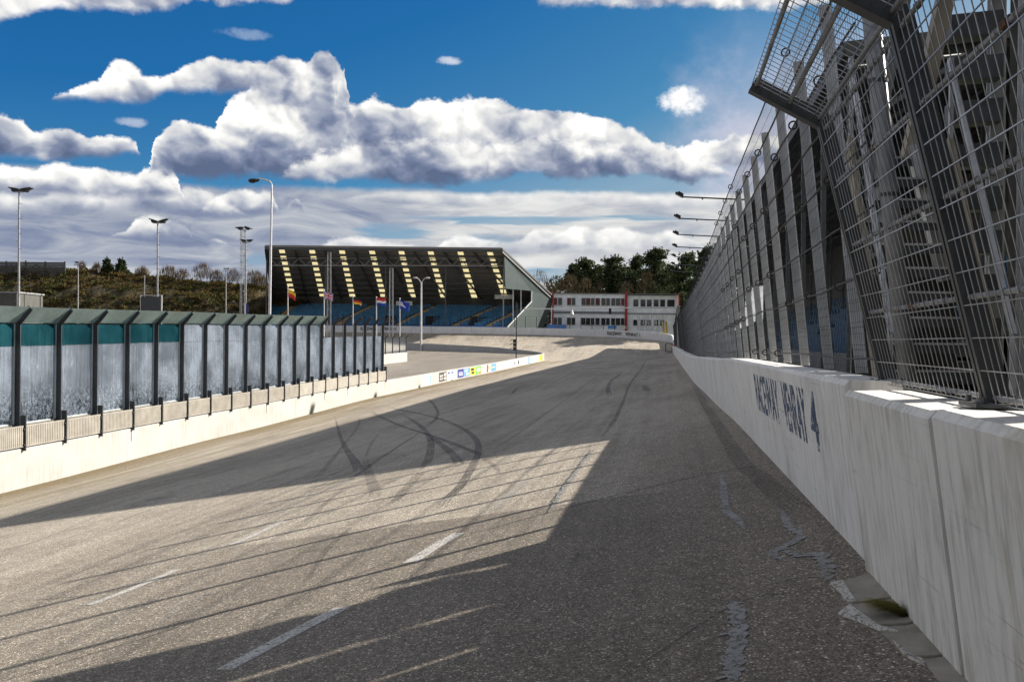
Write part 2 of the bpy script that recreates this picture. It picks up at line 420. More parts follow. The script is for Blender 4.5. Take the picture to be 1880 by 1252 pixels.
def ribbon(pxs, width, lift=.005, sub=8, jag=0.0, taper=True, wtab=None):
    """strip of road marking following picture-measured points on the track surface"""
    pts = [hit(*p, lift) for p in pxs]; pts = [p for p in pts if p is not None]
    if len(pts) < 2: return None
    c = catmull(pts, sub) if len(pts) > 2 else [pts[0].lerp(pts[1], i / sub) for i in range(sub + 1)]
    b = MB(); n = len(c)
    for i, p in enumerate(c):
        d = (c[min(i + 1, n - 1)] - c[max(i - 1, 0)]); d.z = 0
        d = d.normalized() if d.length > 1e-6 else Vector((0, 1, 0))
        s = Vector((d.y, -d.x, 0)); w = width if wtab is None else .72 * lerp(*wtab, i / (n - 1))
        if taper: w *= min(1, .25 + 4 * min(i, n - 1 - i) / (n - 1))
        wl = w * (.5 + jag * (rnd.random() - .4)); wr = w * (.5 + jag * (rnd.random() - .4))
        for q in (p - s * wl, p + s * wr):
            z = zat(q.x, q.y)
            b.v.append((q.x, q.y, (z if z is not None else q.z - lift) + lift))
    for i in range(n - 1): b.f.append((2 * i, 2 * i + 1, 2 * i + 3, 2 * i + 2)); b.m.append(0)
    return b
def skid(mat, pxs, wt, lift=.006):
    b = ribbon(pxs, 1, lift, sub=7, wtab=(1, 1), taper=False)
    if not b: return
    n = len(b.v) // 2; C_ = [(Vector(b.v[2 * i]) + Vector(b.v[2 * i + 1])) / 2 for i in range(n)]
    o = MB(); K = 5
    for k in range(K):
        a = int(n * rnd.uniform(0, .10)); e = n - int(n * rnd.uniform(0, .12)); base = len(o.v)
        if e - a < 3: continue
        for i in range(a, e):
            d = C_[min(i + 1, n - 1)] - C_[max(i - 1, 0)]; d.z = 0; d = d.normalized() if d.length > 1e-6 else Vector((0, 1, 0)); s_ = Vector((d.y, -d.x, 0))
            w = .62 * lerp(*wt, i / (n - 1)); c = ((k + .5) / K - .5) * w; hw = w / K * (.44 + .10 * rnd.random()) * min(1, .35 + 6 * min(i - a, e - 1 - i) / (e - a))
            for q in (C_[i] + s_ * (c - hw), C_[i] + s_ * (c + hw)):
                z = zat(q.x, q.y); o.v.append((q.x, q.y, (z if z is not None else q.z) + lift))
        for i in range(e - a - 1): j = base + 2 * i; o.f.append((j, j + 1, j + 3, j + 2)); o.m.append(0)
    if o.f: o.build('tyre_mark', M[mat], track)
def mark(name, mat, pxs, w, lift=.005, **k):
    b = ribbon(pxs, w, lift, **k)
    if b: return b.build(name, M[mat], track)
mark('lane_marking', 'paint', [(161, 1111), (245, 1080), (325, 1046)], .10, taper=False)
mark('lane_marking', 'paint', [(426, 1000), (472, 980), (520, 957)], .10, taper=False)
mark('lane_marking', 'paint', [(753, 1033), (800, 1003), (842, 979)], .13, taper=False)
mark('lane_marking', 'paint', [(412, 1230), (520, 1172), (628, 1116)], .12, taper=False)
mark('lane_marking', 'paint_faint', [(905, 935), (940, 905), (972, 880)], .13, taper=False)
mark('lane_marking', 'paint_faint', [(310, 1120), (340, 1101)], .05)
mark('start_line', 'paint', [(1015, 670.5), (1120, 658), (1222, 646.5)], .3, taper=False)
for a, b in [((1034, 633.6), (1047, 634.2)), ((1061, 634.6), (1074, 635.2)), ((1085, 636), (1097, 636.6)), ((1107, 637), (1121, 637.6)), ((1128, 638.4), (1138, 639)),
             ((1013, 643.2), (1023, 643.9)), ((1035, 645), (1047, 645.6)), ((1058, 646), (1068, 646.6)), ((1076, 647), (1085, 647.5)),
             ((903, 629.4), (922, 629.9)), ((966, 632), (985, 632.6)), ((848, 627.5), (864, 628))]:
    mark('lane_marking', 'paint', [a, b], .35, taper=False)
mark('lane_marking', 'paint', [(1160, 641), (1177, 647.5)], .3, taper=False)
def z4(l): return [(480 + x / 3.615, 660 + y / 3.615) for x, y in l]
SK = [([(490, 380), (520, 500), (560, 590), (620, 680), (650, 740)], (.10, .34), 'rub'),
      ([(625, 365), (652, 405), (630, 460), (560, 550), (450, 690), (330, 830)], (.10, .2), 'rub_soft'),
      ([(720, 340), (900, 430), (1080, 490), (1250, 550), (1400, 610), (1475, 645)], (.22, .16), 'rub'),
      ([(780, 300), (900, 330), (1050, 360), (1200, 400), (1320, 450), (1415, 520), (1440, 600), (1410, 690), (1330, 830), (1240, 920), (1190, 990)], (.22, .2), 'rub'),
      ([(930, 360), (1040, 430), (1100, 490), (1125, 560), (1112, 650), (1070, 740)], (.22, .28), 'rub'),
      ([(1070, 740), (960, 860), (880, 950)], (.26, .2), 'rub_soft'),
      ([(1100, 260), (1135, 290), (1168, 340), (1160, 390), (1090, 450)], (.15, .2), 'rub'),
      ([(1110, 500), (1200, 570), (1270, 630), (1315, 695)], (.2, .26), 'rub'),
      ([(1060, 480), (950, 550), (800, 650), (690, 730), (560, 810)], (.12, .14), 'rub'),
      ([(690, 660), (708, 740), (740, 830), (765, 910)], (.2, .3), 'rub_soft'),
      ([(780, 490), (730, 560), (690, 650)], (.1, .12), 'rub_soft'),
      ([(445, 772), (530, 742)], (.14, .14), 'rub'),
      ([(690, 720), (800, 640), (920, 632), (960, 650)], (.08, .08), 'rub_soft'),
      ([(1480, 660), (1540, 700), (1590, 760)], (.14, .1), 'rub_soft'),
      ([(280, 1075), (360, 1020), (440, 940), (540, 870)], (.16, .1), 'rub_soft'),
      ([(1290, 380), (1325, 372)], (.12, .12), 'rub'), ([(1480, 335), (1530, 320)], (.12, .12), 'rub')]
for pts, wt, m in SK: skid(m, z4(pts), wt)
for pts, w, m in [([(1141, 685), (1133, 692), (1123, 698), (1116, 712), (1120, 727)], .3, 'rub'), ([(939, 725), (950, 712), (970, 706)], .25, 'rub'),
                  ([(1098, 675), (1104, 676.5)], .5, 'rub'), ([(1035, 709), (1052, 708)], .3, 'rub'), ([(1183, 708), (1188, 718)], .4, 'rub'),
                  ([(1178, 699), (1200, 690), (1212, 687)], .12, 'rub_soft'), ([(1210, 696), (1228, 689)], .12, 'rub_soft'),
                  ([(1100, 694), (1124, 697)], .15, 'rub_soft'), ([(1192, 641), (1180, 673), (1158, 703), (1147, 730), (1130, 768), (1100, 812)], .17, 'rub'),
                  ([(1152, 649), (1110, 681), (1047, 728), (960, 790), (893, 833)], .12, 'rub_soft'), ([(1090, 667), (1040, 690), (985, 722)], .2, 'rub_soft'),
                  ([(1200, 645), (1206, 649), (1199, 652)], .3, 'rub_soft'),
                  ([(640, 1062), (720, 1030), (790, 1015)], .10, 'rub_soft'), ([(560, 1075), (600, 1010), (650, 965)], .12, 'rub_soft'),
                  ([(1065, 1015), (1040, 1045)], .12, 'rub_soft'), ([(1270, 700), (1330, 800), (1400, 880), (1470, 940)], .35, 'rub_soft')]:
    skid(m, pts, (w * .7, w))
for pts, w in [([(840, 988), (1000, 943), (1150, 905), (1310, 869), (1420, 852)], .03), ([(0, 1104), (160, 1093), (330, 1060), (520, 1020), (840, 970)], .016),
               ([(1085, 825), (1060, 860), (1030, 900), (1002, 944)], .05), ([(560, 905), (590, 890), (660, 862), (680, 852)], .03),
               ([(0, 1252), (120, 1215), (300, 1160), (420, 1118)], .014), ([(120, 990), (165, 975), (230, 962)], .02), ([(95, 1006), (140, 1001)], .02), ([(214, 960), (250, 945), (290, 931)], .03),
               ([(480, 860), (700, 790), (900, 735)], .035), ([(1130, 1252), (1350, 1110), (1480, 1085), (1560, 1070)], .012)]:
    mark('road_joint', 'crack', pts, w, .0045, jag=.5)
for pts, w in [([(1320, 868), (1328, 890), (1330, 915), (1334, 938), (1352, 952), (1366, 972)], .055), ([(1352, 955), (1390, 948), (1440, 938)], .014),
               ([(1436, 936), (1448, 965), (1470, 985), (1440, 1005), (1418, 1018), (1440, 1032)], .055), ([(1440, 1012), (1475, 1020), (1500, 1018), (1515, 1035), (1523, 1066)], .075),
               ([(1345, 1106), (1356, 1135), (1352, 1180), (1348, 1220), (1345, 1254)], .075), ([(1315, 1168), (1350, 1160)], .02), ([(1340, 1110), (1375, 1106)], .012), ([(1310, 1250), (1345, 1240)], .02),
               ([(1322, 872), (1300, 876)], .012), ([(1334, 925), (1352, 921), (1332, 929)], .01), ([(1400, 1075), (1470, 1060), (1525, 1062)], .01),
               ([(1090, 825), (1062, 862), (1035, 898), (1008, 940)], .05), ([(480, 960), (560, 918), (674, 866)], .03), ([(0, 1014), (90, 985), (210, 935)], .035),
               ([(290, 1146), (330, 1120), (375, 1092)], .02), ([(190, 1180), (240, 1160)], .02), ([(380, 1092), (388, 1088)], .05)]:
    mark('crack_seal', 'seal', pts, w * 1.0, .007, jag=.5, sub=10)
for pts, w in [([(830, 840), (880, 838), (960, 815)], .04)]:
    mark('crack_seal', 'seal', pts, w, .007, jag=.6)

# gutter slabs and grass at the foot of the near wall
def slab(poly, label):
    pts = [hit(*p, .007) for p in poly]
    ctr = sum(pts, Vector()) / len(pts)
    out = []
    for a, b in zip(pts, pts[1:] + pts[:1]):
        for k in range(7):
            q = a.lerp(b, k / 7); out.append(q + (q - ctr) * rnd.uniform(-.06, .03))
    b = MB(); b.prism(out, (0, 0, -.05)); return b.build('gutter_slab', M['slab'], track)
slab([(1540, 1070), (1612, 1050), (1650, 1096), (1566, 1108)], '')
slab([(1556, 1112), (1652, 1100), (1690, 1142), (1606, 1150)], '')
slab([(1612, 1154), (1700, 1146), (1756, 1204), (1660, 1206)], '')
slab([(1694, 1212), (1764, 1206), (1820, 1268), (1736, 1268)], '')
for pl in ([(1525, 1072), (1548, 1068), (1572, 1106), (1552, 1108), (1545, 1090)], [(1540, 1128), (1560, 1112), (1612, 1150), (1650, 1162), (1620, 1160), (1575, 1140)], [(1640, 1178), (1660, 1204), (1694, 1212), (1700, 1222), (1668, 1208)]):
    q_ = [hit(*p, .012) for p in pl]; b = MB(); b.prism(q_, (0, 0, -.02)); b.build('paint_splash', M['paint'], track)
g = MB()
gc = hit(1660, 1128)
M['tuft'] = foliage('grass_blades', (.07, .085, .02), (.2, .19, .06), .3)
for i in range(520):
    a = rnd.uniform(-1, 1); base = gc + TDIR * (a * .05) + NDIR * (rnd.uniform(-.02, .03))
    d = -NDIR * rnd.uniform(.04, .2) + TDIR * rnd.uniform(-.06, .05) + UP * rnd.uniform(.01, .06)
    s = TDIR * .0022
    m_ = base + d * .5 + UP * .018
    g.add([base - s, base + s, m_ + s * .8, m_ - s * .8, base + d], [(0, 1, 2, 3), (3, 2, 4)])
tag(g.build('grass', M['tuft']), 'tuft of green grass at the foot of the near barrier', 'grass', kind='stuff')

# ------------------------------------------------------------------ ground, infield, hill
b = MB(); b.quad((-2500, -800, -4.5), (2500, -800, -4.5), (2500, 4000, -4.5), (-2500, 4000, -4.5))
tag(b.build('ground', M['grass']), 'flat grassland reaching to the horizon', 'ground', kind='structure')
INF = [(-20, -2.3), (22, -1.6), (51, -1.25), (76, -1.0), (100, -.68), (121, -.35), (134, .02), (160, .1)]
b = MB(); ncol = 24
inn_x = {}
rows = [-18 + 3 * i for i in range(53)]
def inner_x(y):            # right limit of the infield
    if y <= 119: return XL + .1758 * y - .12
    best = None
    for a, c in zip(INN, INN[1:]):
        if (a.y - y) * (c.y - y) <= 0 and a.x < 6 and abs(c.y - a.y) > 1e-6:
            t = (y - a.y) / (c.y - a.y); x = a.x + (c.x - a.x) * t
            if (best is None or x > best) and a.y > 119: best = x
    return best if best is not None else -60
for y in rows:
    x1 = min(inner_x(y), 40); x0 = -150
    for k in range(ncol + 1):
        t = k / ncol
        b.v.append((x0 + (x1 - x0) * t, y, interp(INF, y) + .25 * (1 - t) * 0))
for i in range(len(rows) - 1):
    if rows[i + 1] > 135: break
    for k in range(ncol):
        n = ncol + 1; b.f.append((i * n + k, i * n + k + 1, (i + 1) * n + k + 1, (i + 1) * n + k)); b.m.append(0)
tag(b.build('infield_pavement', M['infield']), 'sunlit asphalt infield behind the inner wall', 'pavement', kind='structure')
# ground outside the outer wall
b = MB(); OU = OUT
for i, p in enumerate(OU):
    d = OU[min(i + 1, len(OU) - 1)] - OU[max(i - 1, 0)]; d.z = 0; d.normalize(); n = Vector((d.y, -d.x, 0))
    zz = p.z - .1 if p.y < 110 else min(p.z, 2.3)
    b.v += [tuple(Vector((p.x, p.y, zz)) + n * .3), tuple(Vector((p.x, p.y, zz)) + n * 14), tuple(Vector((p.x, p.y, max(zz, .5))) + n * 70), tuple(Vector((p.x, p.y, -4.4)) + n * 140)]
for i in range(len(OU) - 1):
    for k in range(3): b.f.append((4 * i + k, 4 * i + k + 1, 4 * i + 5 + k, 4 * i + 4 + k)); b.m.append(0)
tag(b.build('verge', M['grass']), 'rough ground outside the outer barrier', 'ground', kind='structure')

# ------------------------------------------------------------------ walls
def wall_mb(path, hs, th=.28, lean=0., seg=None, gap=.014, chamf=.03, side=1):
    """path = foot points on the track side; side=+1: thickness to the right of travel"""
    b = MB()
    for i in range(len(path) - 1):
        secs = []
        for j in (i, i + 1):
            d = path[min(j + 1, len(path) - 1)] - path[max(j - 1, 0)]; d.z = 0; d.normalize(); n = Vector((d.y, -d.x, 0)) * side
            p = path[j] + (d * gap if (seg and j == i and i % seg == 0) else Vector()) ; h = hs[j]
            secs.append([p - UP * .25 + n * lean * .25, p - n * (lean * (h - chamf)) + UP * (h - chamf), p - n * (lean * h - chamf) + UP * h,
                         p - n * lean * h + n * th + UP * h, p + n * (th + .05) - UP * .25])
        f = []; k = 5
        for q in range(k): f.append((q, (q + 1) % k, k + (q + 1) % k, k + q))
        f += [tuple(range(k))[::-1], tuple(range(k, 2 * k))]
        b.add(secs[0] + secs[1], f)
    return b
# right wall: near blocks and the long wall
def rwall(y0, y1, step, label, mat, dz=0., dx=0., th=.34, seg=None):
    n = max(2, int(round((y1 - y0) / step)) + 1); pts = []; hs = []
    for i in range(n):
        y = y0 + (y1 - y0) * i / (n - 1); z = zr(y); pts.append(X2(XR - dx, y, z)); hs.append(1.0 + dz)
    return tag(wall_mb(pts, hs, th, .13, seg).build('concrete_barrier', M[mat]), label, 'barrier')
rwall(.2, 1.66, .75, 'white concrete block nearest the lower right corner, mostly cut off by the frame', 'wall_near', -.03, .035)
rwall(1.69, 3.135, .75, 'stained white concrete block carrying the nearest dark fence post', 'wall_near', -.035, .03)
rwall(3.165, 4.67, .75, 'stained white concrete block next to the one lettered 4, under the second dark fence post', 'wall_near', -.045, .035)
pts = []; hs = []
y = 4.765
while y < 128: pts.append(X2(XR, y, zr(y))); hs.append(1.0 if y < 60 else 1.05); y += 1.5
i0 = next(i for i, p in enumerate(OUT) if p.y > 128)
rw = thing('concrete_wall', X2(XR, 4.7, zr(4.7)), 'long grimy white wall along the right of the track lettered RACEWAY VENRAY 4', 'wall')
wall_mb(pts, hs, .30, .13, 2).build('wall_body', M['wall_right'], rw)
# far outer wall round turn one
tp = OUT[i0 - 2:]
iA = next(i for i, p in enumerate(tp) if p.x < W(1175, 622, 140.5).x and p.y > 138)
def far_wall(path, name, label, h0, h1, seg=2):
    n = len(path); o = thing(name, path[0], label, 'wall')
    wall_mb(path, [lerp(h0, h1, i / max(1, n - 1)) for i in range(n)], .3, 0, seg, .03).build('wall_body', M['wall_far'], o)
    return o
cw = far_wall(tp[:iA + 1], 'concrete_wall', 'short curved white wall at the end of the right-hand straight, beside the gate', .95, 1.32, None)
fw = far_wall(tp[iA:], 'concrete_wall', 'white wall round the far turn below the grandstand and the white building', 1.16, 1.12)
FARW = tp[iA:]

# ---- lettering
def text_mesh(s, mat, parent, org, ud, vd, width, height, nd, name='lettering', bold=.0, depth=.004):
    cu = bpy.data.curves.new('txt', 'FONT'); cu.body = s; cu.extrude = 0; cu.offset = bold
    ob = bpy.data.objects.new('txt', cu); COL.objects.link(ob)
    dg = bpy.context.evaluated_depsgraph_get(); me = bpy.data.meshes.new_from_object(ob.evaluated_get(dg))
    bpy.data.objects.remove(ob)
    xs = [v.co.x for v in me.vertices]; yy = [v.co.y for v in me.vertices]
    x0, x1, y0, y1 = min(xs), max(xs), min(yy), max(yy)
    off = Vector(); o = parent
    while o is not None: off += o.location; o = o.parent
    org, ud, vd, nd = Vector(org), Vector(ud).normalized(), Vector(vd).normalized(), Vector(nd).normalized()
    for v in me.vertices:
        p = org + ud * ((v.co.x - x0) / (x1 - x0) * width) + vd * ((v.co.y - y0) / (y1 - y0) * height) + nd * depth
        v.co = p - off
    me.materials.clear(); me.materials.append(mat); me.name = name
    o = bpy.data.objects.new(name, me); COL.objects.link(o); o.parent = parent
    return o
# RACEWAY VENRAY 4 reads from far to near, on the leaning track-side face
lz = -NDIR * .13 + UP; fn = Vector((-NDIR.x, -NDIR.y, -.13))
def rface(y, h):
    return X2(XR, y, zr(y)) + lz * h + Vector((-NDIR.x, -NDIR.y, 0)) * 0
def rletter(s, ya, yb, h0, h1):
    a = rface(ya, h0); c = rface(yb, h0)
    text_mesh(s, M['navy'], rw, a, c - a, lz, (c - a).length, (h1 - h0) * lz.length, fn, bold=.016)
rletter('RACEWAY', 9.85, 7.85, .47, .88); rletter('VENRAY', 7.55, 6.32, .47, .88); rletter('4', 6.14, 5.84, .47, .88)
# far wall letterings
def fletter(s, px0, px1, t0, t1, parent=fw):
    def on(px):
        best = min(range(len(FARW) - 1), key=lambda i: abs(CX + FPX * (FARW[i].x + FARW[i + 1].x) / (FARW[i].y + FARW[i + 1].y) - px))
        a, b2 = FARW[best], FARW[best + 1]; r = ray(px, 615)
        den = (b2.x - a.x) - r[0] * (b2.y - a.y); t = (r[0] * a.y - a.x) / den
        return a.lerp(b2, t)
    a, c = on(px0), on(px1); n = Vector(((c - a).y, -(c - a).x, 0))
    text_mesh(s, M['f_black'], parent, a + UP * t0, c - a, UP, (c - a).length, t1 - t0, n, bold=.03, depth=.012)
fletter('RACEWAY', 1115, 1141.5, .35, .92); fletter('VENRAY 1', 1148, 1175, .35, .92)
fletter('RACEWAY', 662, 692, .35, .95); fletter('VENRAY', 702, 729, .35, .95)

# ---- left inner wall
pts = []; hs = []; y = -10
HL = [(-20, 1.05), (22, 1.04), (33, .95), (51, .86), (76, .84), (121, .96)]
while y < 119.3: pts.append(X2(XL, y, zl(y))); hs.append(interp(HL, y)); y += 1.55
def ltop(y): return zl(y) + interp(HL, y)
lw = thing('concrete_wall', X2(XL, 22, zl(22)), 'long sunlit white wall along the left of the track under the glass fence', 'wall')
wall_mb(pts, hs, .3, 0, 4, .01, .02, -1).build('wall_body', M['wall_white'], lw)
gp = I2r[next(i for i, p in enumerate(I2r) if p.y > 119.6):]
gp2 = [X2(XL, 119.0, zl(119.0))] + gp
gh = [.96, .96] + [lerp(1.0, 1.15, min(1, i / 30)) for i in range(len(gp2) - 2)]
gw = tag(wall_mb(gp2, gh, .3, 0, 4, .03, .03, -1).build('concrete_wall', M['wall_grey']), 'bare grey concrete wall curving along the infield side of the far turn', 'wall')

# ------------------------------------------------------------------ sponsor boards on the left wall
def board(px0, px1, base, bars, label):
    y0 = -XL * FPX / (1221.6 - px0); y1 = -XL * FPX / (1221.6 - px1)
    def pt(t, h, d): y = lerp(y0, y1, t); return X2(XL, y, lerp(zl(y) + .1, ltop(y) - .06, h)) + NDIR * d
    o = thing('advertising_board', pt(.5, 0, 0), label, 'advertising board', 'boards along the left wall')
    b = MB(); b.prism([pt(0, 0, .002), pt(1, 0, .002), pt(1, 1, .002), pt(0, 1, .002)], NDIR * .012); b.build('panel', M[base], o)
    c = MB(); mats = []
    for (t0, t1, h0, h1, m) in bars:
        if m not in mats: mats.append(m)
        c.prism([pt(t0, h0, .0145), pt(t1, h0, .0145), pt(t1, h1, .0145), pt(t0, h1, .0145)], NDIR * .003, mats.index(m))
    if bars: c.build('print', [M[m] for m in mats], o)
def glyphs(n, h0, h1, m, t0=.1, t1=.9):
    out = []; w = (t1 - t0) / n
    for i in range(n):
        a = t0 + i * w; k = i % 3
        out.append((a, a + w * .28, h0, h1, m))
        if k != 1: out.append((a + w * .28, a + w * .72, h1 - (h1 - h0) * .25, h1, m))
        if k != 2: out.append((a + w * .28, a + w * .72, h0, h0 + (h1 - h0) * .25, m))
    return out
board(777, 792.5, 'f_white', glyphs(7, .35, .5, 'b_sky', .1, .8) + [(.82, .95, .1, .9, 'b_sky'), (.82, .95, .42, .5, 'f_white')], 'white board with light blue print, leftmost on the left wall')
board(807, 820.5, 'b_char', glyphs(4, .5, .72, 'f_white', .1, .55) + glyphs(4, .2, .38, 'f_white', .1, .55) + [(.68, .9, .55, .85, 'f_white'), (.68, .9, .15, .4, 'f_white')], 'charcoal board with two rows of white print')
board(821, 834.5, 'f_white', [(.08, .42, .68, .88, 'f_navy'), (.56, .92, .68, .88, 'f_navy')] + glyphs(2, .2, .5, 'f_navy', .15, .4) + glyphs(2, .2, .5, 'f_navy', .62, .88), 'white board with twin navy marks beside the charcoal one')
board(841, 852, 'f_navy', glyphs(5, .4, .65, 'f_white', .2, .85) + [(.2, .85, .25, .32, 'f_white')], 'dark blue board with one white word, left of the mid blue board')
board(853, 863.5, 'b_sky', glyphs(3, .55, .85, 'f_white', .1, .7) + glyphs(3, .15, .4, 'f_white', .35, .95), 'mid blue board with stepped white print')
board(864, 873.5, 'f_yellow', [(.12, .7, .55, .9, 'f_black'), (.2, .75, .15, .45, 'f_black')], 'yellow board with black blocks')
board(874, 884, 'b_green', [(.2, .8, .35, .75, 'f_white'), (.55, 1, 0, .3, 'b_orange')], 'bright green board with white emblem')
board(884.5, 894.5, 'f_white', glyphs(4, .25, .75, 'f_red', .1, .8) + [(.9, 1, 0, 1, 'f_red')], 'white board with red print and red right edge')
board(895, 902, 'f_white', [(.0, .35, .0, 1, 'f_red'), (.45, .9, .3, .8, 'f_yellow')], 'narrow white board with red band and yellow shape')
board(902.5, 911, 'b_sky', glyphs(5, .45, .65, 'f_white', .15, .85), 'pale blue board beside the narrow red and yellow one')
board(914, 926, 'f_white', glyphs(5, .5, .7, 'band', .3, .9) + [(.3, .9, .25, .32, 'band')], 'plain white board with a thin grey print line')
board(928, 941, 'f_white', glyphs(6, .3, .7, 'b_char', .1, .9), 'white board with tall black print left of the signal pole')
board(942, 956, 'f_white', [(.1, .4, .3, .7, 'band'), (.6, .85, .2, .8, 'b_char')], 'white board with grey emblem right behind the signal pole')
board(960, 969, 'f_white', glyphs(3, .3, .75, 'band', .2, .8), 'white board with grey figures near the wall end')
board(970.5, 975, 'b_sky', [(.25, .75, .55, .85, 'f_white'), (.25, .75, .15, .4, 'f_white')], 'narrow blue board near the wall end')
board(976, 984, 'f_white', glyphs(3, .4, .8, 'b_sky', .1, .9), 'white board with blue script beside the narrow blue one')
board(991, 998.5, 'f_yellow', [(.4, .7, .3, .7, 'b_orange')], 'yellow board at the very end of the left wall')

# ------------------------------------------------------------------ glass fence on the left wall
gf = thing('glass_fence', X2(XL, 22.8, ltop(22.8)), 'anthracite posts with scratched clear and teal panels on the left wall', 'fence')
PY = [22.8 - 1.552 * 3 + 1.552 * i for i in range(23)]          # 18.1 .. 52.3
NOUT = NDIR
def fpt(y, d, h): return X2(XL, y, ltop(y) + h) + NDIR * d
H_B, H_T = .62, 3.32
def bend_h(y): return H_T + (y - 22.8) * .002
for i, y in enumerate(PY):
    b = MB()
    o = -.20
    b.bar(fpt(y, o, -.02), fpt(y, o, bend_h(y)), .028, .19, NDIR)
    b.bar(fpt(y, o + .02, bend_h(y) - .05), fpt(y, o + .38, bend_h(y) + .36), .028, .17, NDIR.cross(TDIR))
    b.bar(fpt(y, o - .09, -.02), fpt(y, o - .09, bend_h(y)), .09, .014, NDIR)
    p = b.build('post', M['post_anthracite'], gf)
    e = MB(); e.bar(fpt(y - .03, o - .06, .64), fpt(y - .03, o - .06, bend_h(y) - .06), .02, .03, NDIR); e.build('post_edge', M['edge_alu'], p)
    k = MB(); k.bar(fpt(y, .0, -.06), fpt(y, .0, .86), .035, .16, NDIR)
    for hh in (.1, .5): k.frame(fpt(y - .04, .05, hh), TDIR, NDIR, UP, .03, .05, .05)
    k.build('bracket', M['post_anthracite'], p)
    if i in (6, 12, 16, 18, 22):
        k = MB(); k.frame(fpt(y, .012, -.22), TDIR, NDIR, UP, .09, .012, .34); k.build('fixing_plate', M['galv'], p)
for i in range(len(PY) - 1):
    y0, y1 = PY[i] + .05, PY[i + 1] - .05; last = i >= 16
    o = -.27
    def panel(h0, h1, d0, d1, name, mat, th=.012):
        b = MB(); b.prism([fpt(y0, d0, h0), fpt(y1, d0, h0), fpt(y1, d1, h1), fpt(y0, d1, h1)], NDIR * th); return b.build(name, M[mat], gf)
    top = bend_h(y0) - .05
    if i <= 7:
        panel(.64, 2.66, o, o, 'glass_panel', 'glass_clear'); tag(panel(2.67, top, o, o, 'glass_panel', 'glass_teal'), 'teal tinted upper panel')
    elif last: panel(.64, 2.66, o, o, 'glass_panel', 'glass_clear')
    else:
        panel(.64, 2.66, o, o, 'glass_panel', 'glass_clear'); panel(2.67, top, o, o, 'glass_panel', 'glass_clear')
    if not last:
        panel(bend_h(y0) - .03, bend_h(y0) + .38, o + .06, o + .45, 'canopy_panel', 'glass_canopy')
    # bottom rail + ribbed cream panel
    r = MB(); r.bar(fpt(y0, o + .02, .62), fpt(y1, o + .02, .62), .04, .04); r.build('bottom_rail', M['edge_alu'], gf)
    b = MB(); n = 22
    yy0, yy1 = PY[i] + .045, PY[i + 1] - .045
    for k in range(n):
        a, c = lerp(yy0, yy1, k / n), lerp(yy0, yy1, (k + (.72 if i < 14 else 1.0)) / n)
        b.prism([fpt(a, .02, .07), fpt(c, .02, .07), fpt(c, .02, .58), fpt(a, .02, .58)], NDIR * .022)
    b.prism([fpt(yy0, 0, .07), fpt(yy1, 0, .07), fpt(yy1, 0, .58), fpt(yy0, 0, .58)], NDIR * .016)
    for hh in (.06, .585): b.bar(fpt(yy0, .022, hh), fpt(yy1, .022, hh), .045, .03)
    b.build('base_panel', M['base_panel'], gf)

# pit wall with its own glass fence, parallel to the track
XP = -28.1
def pz(y): return interp(INF, y)
pts = [X2(XP, y, pz(y)) for y in [20 + 3 * i for i in range(26)]]
tag(wall_mb(pts, [1.0] * len(pts), .3, 0, 2, .01, .02, -1).build('concrete_wall', M['wall_white']), 'sunlit white pit wall in the infield seen beyond the glass fence', 'wall')
pf = thing('glass_fence', X2(XP, 20, pz(20) + 1), 'distant grey glass fence on the white pit wall', 'fence')
for i in range(26):
    y = 95 - 2.35 * i
    b = MB(); b.bar(X2(XP, y, pz(y) + 1.0) - NDIR * .15, X2(XP, y, pz(y) + 2.65) - NDIR * .15, .09, .12, NDIR); b.bar(X2(XP, y, pz(y) + 2.62) - NDIR * .15, X2(XP, y, pz(y) + 2.85) + NDIR * .15, .08, .1, UP)
    b.build('post', M['post_anthracite'], pf)
    if i < 25:
        b = MB(); b.prism([X2(XP, y - .06, pz(y) + 1.02) - NDIR * .15, X2(XP, y - 2.29, pz(y) + 1.02) - NDIR * .15, X2(XP, y - 2.29, pz(y) + 2.55) - NDIR * .15, X2(XP, y - .06, pz(y) + 2.55) - NDIR * .15], NDIR * .012)
        b.build('glass_panel', M['glass_clear'], pf)

# ------------------------------------------------------------------ right catch fence, near section
XB = 1.27
def rtop(y): return zr(y) + (1.0 if y < 60 else 1.05)
def nf(y, h, d=0.): # near fence plane: h up the fence (0 = wall top), leans over the track
    return X2(XB, y, rtop(y) - .04 + h) - NDIR * (h * .242) + NDIR * d
NP = [4.92, 3.32, 1.72, .12]
HB = 1.50
nfence = thing('catch_fence', X2(XB, 3.3, rtop(3.3)), 'near wire fence with dark cranked posts on the stained barrier blocks', 'fence')
def over(y, t): # along the overhang arm
    return nf(y, HB) - NDIR * (.36 * t) + UP * (.21 * t)
for y in NP:
    b = MB()
    for dd in (-.022, .022): b.bar(nf(y + dd, 0), nf(y + dd, HB + .015), .026, .085, NDIR)
    b.bar(nf(y, 0, .01), nf(y, HB, .01), .05, .05, NDIR)
    b.bar(over(y, -.02), over(y, 1.12), .075, .085, UP)
    p = b.build('post', M['steel_dark'], nfence)
    k = MB(); k.frame(nf(y, -.0, 0) + UP * .012, TDIR, NDIR, UP, .2, .22, .016)
    for a in (-.07, .07):
        for c in (-.08, .08): k.tube(nf(y, 0) + TDIR * a + NDIR * c, nf(y, 0) + TDIR * a + NDIR * c + UP * .045, .011, 6)
    k.build('base_plate', M['steel_dark'], p)
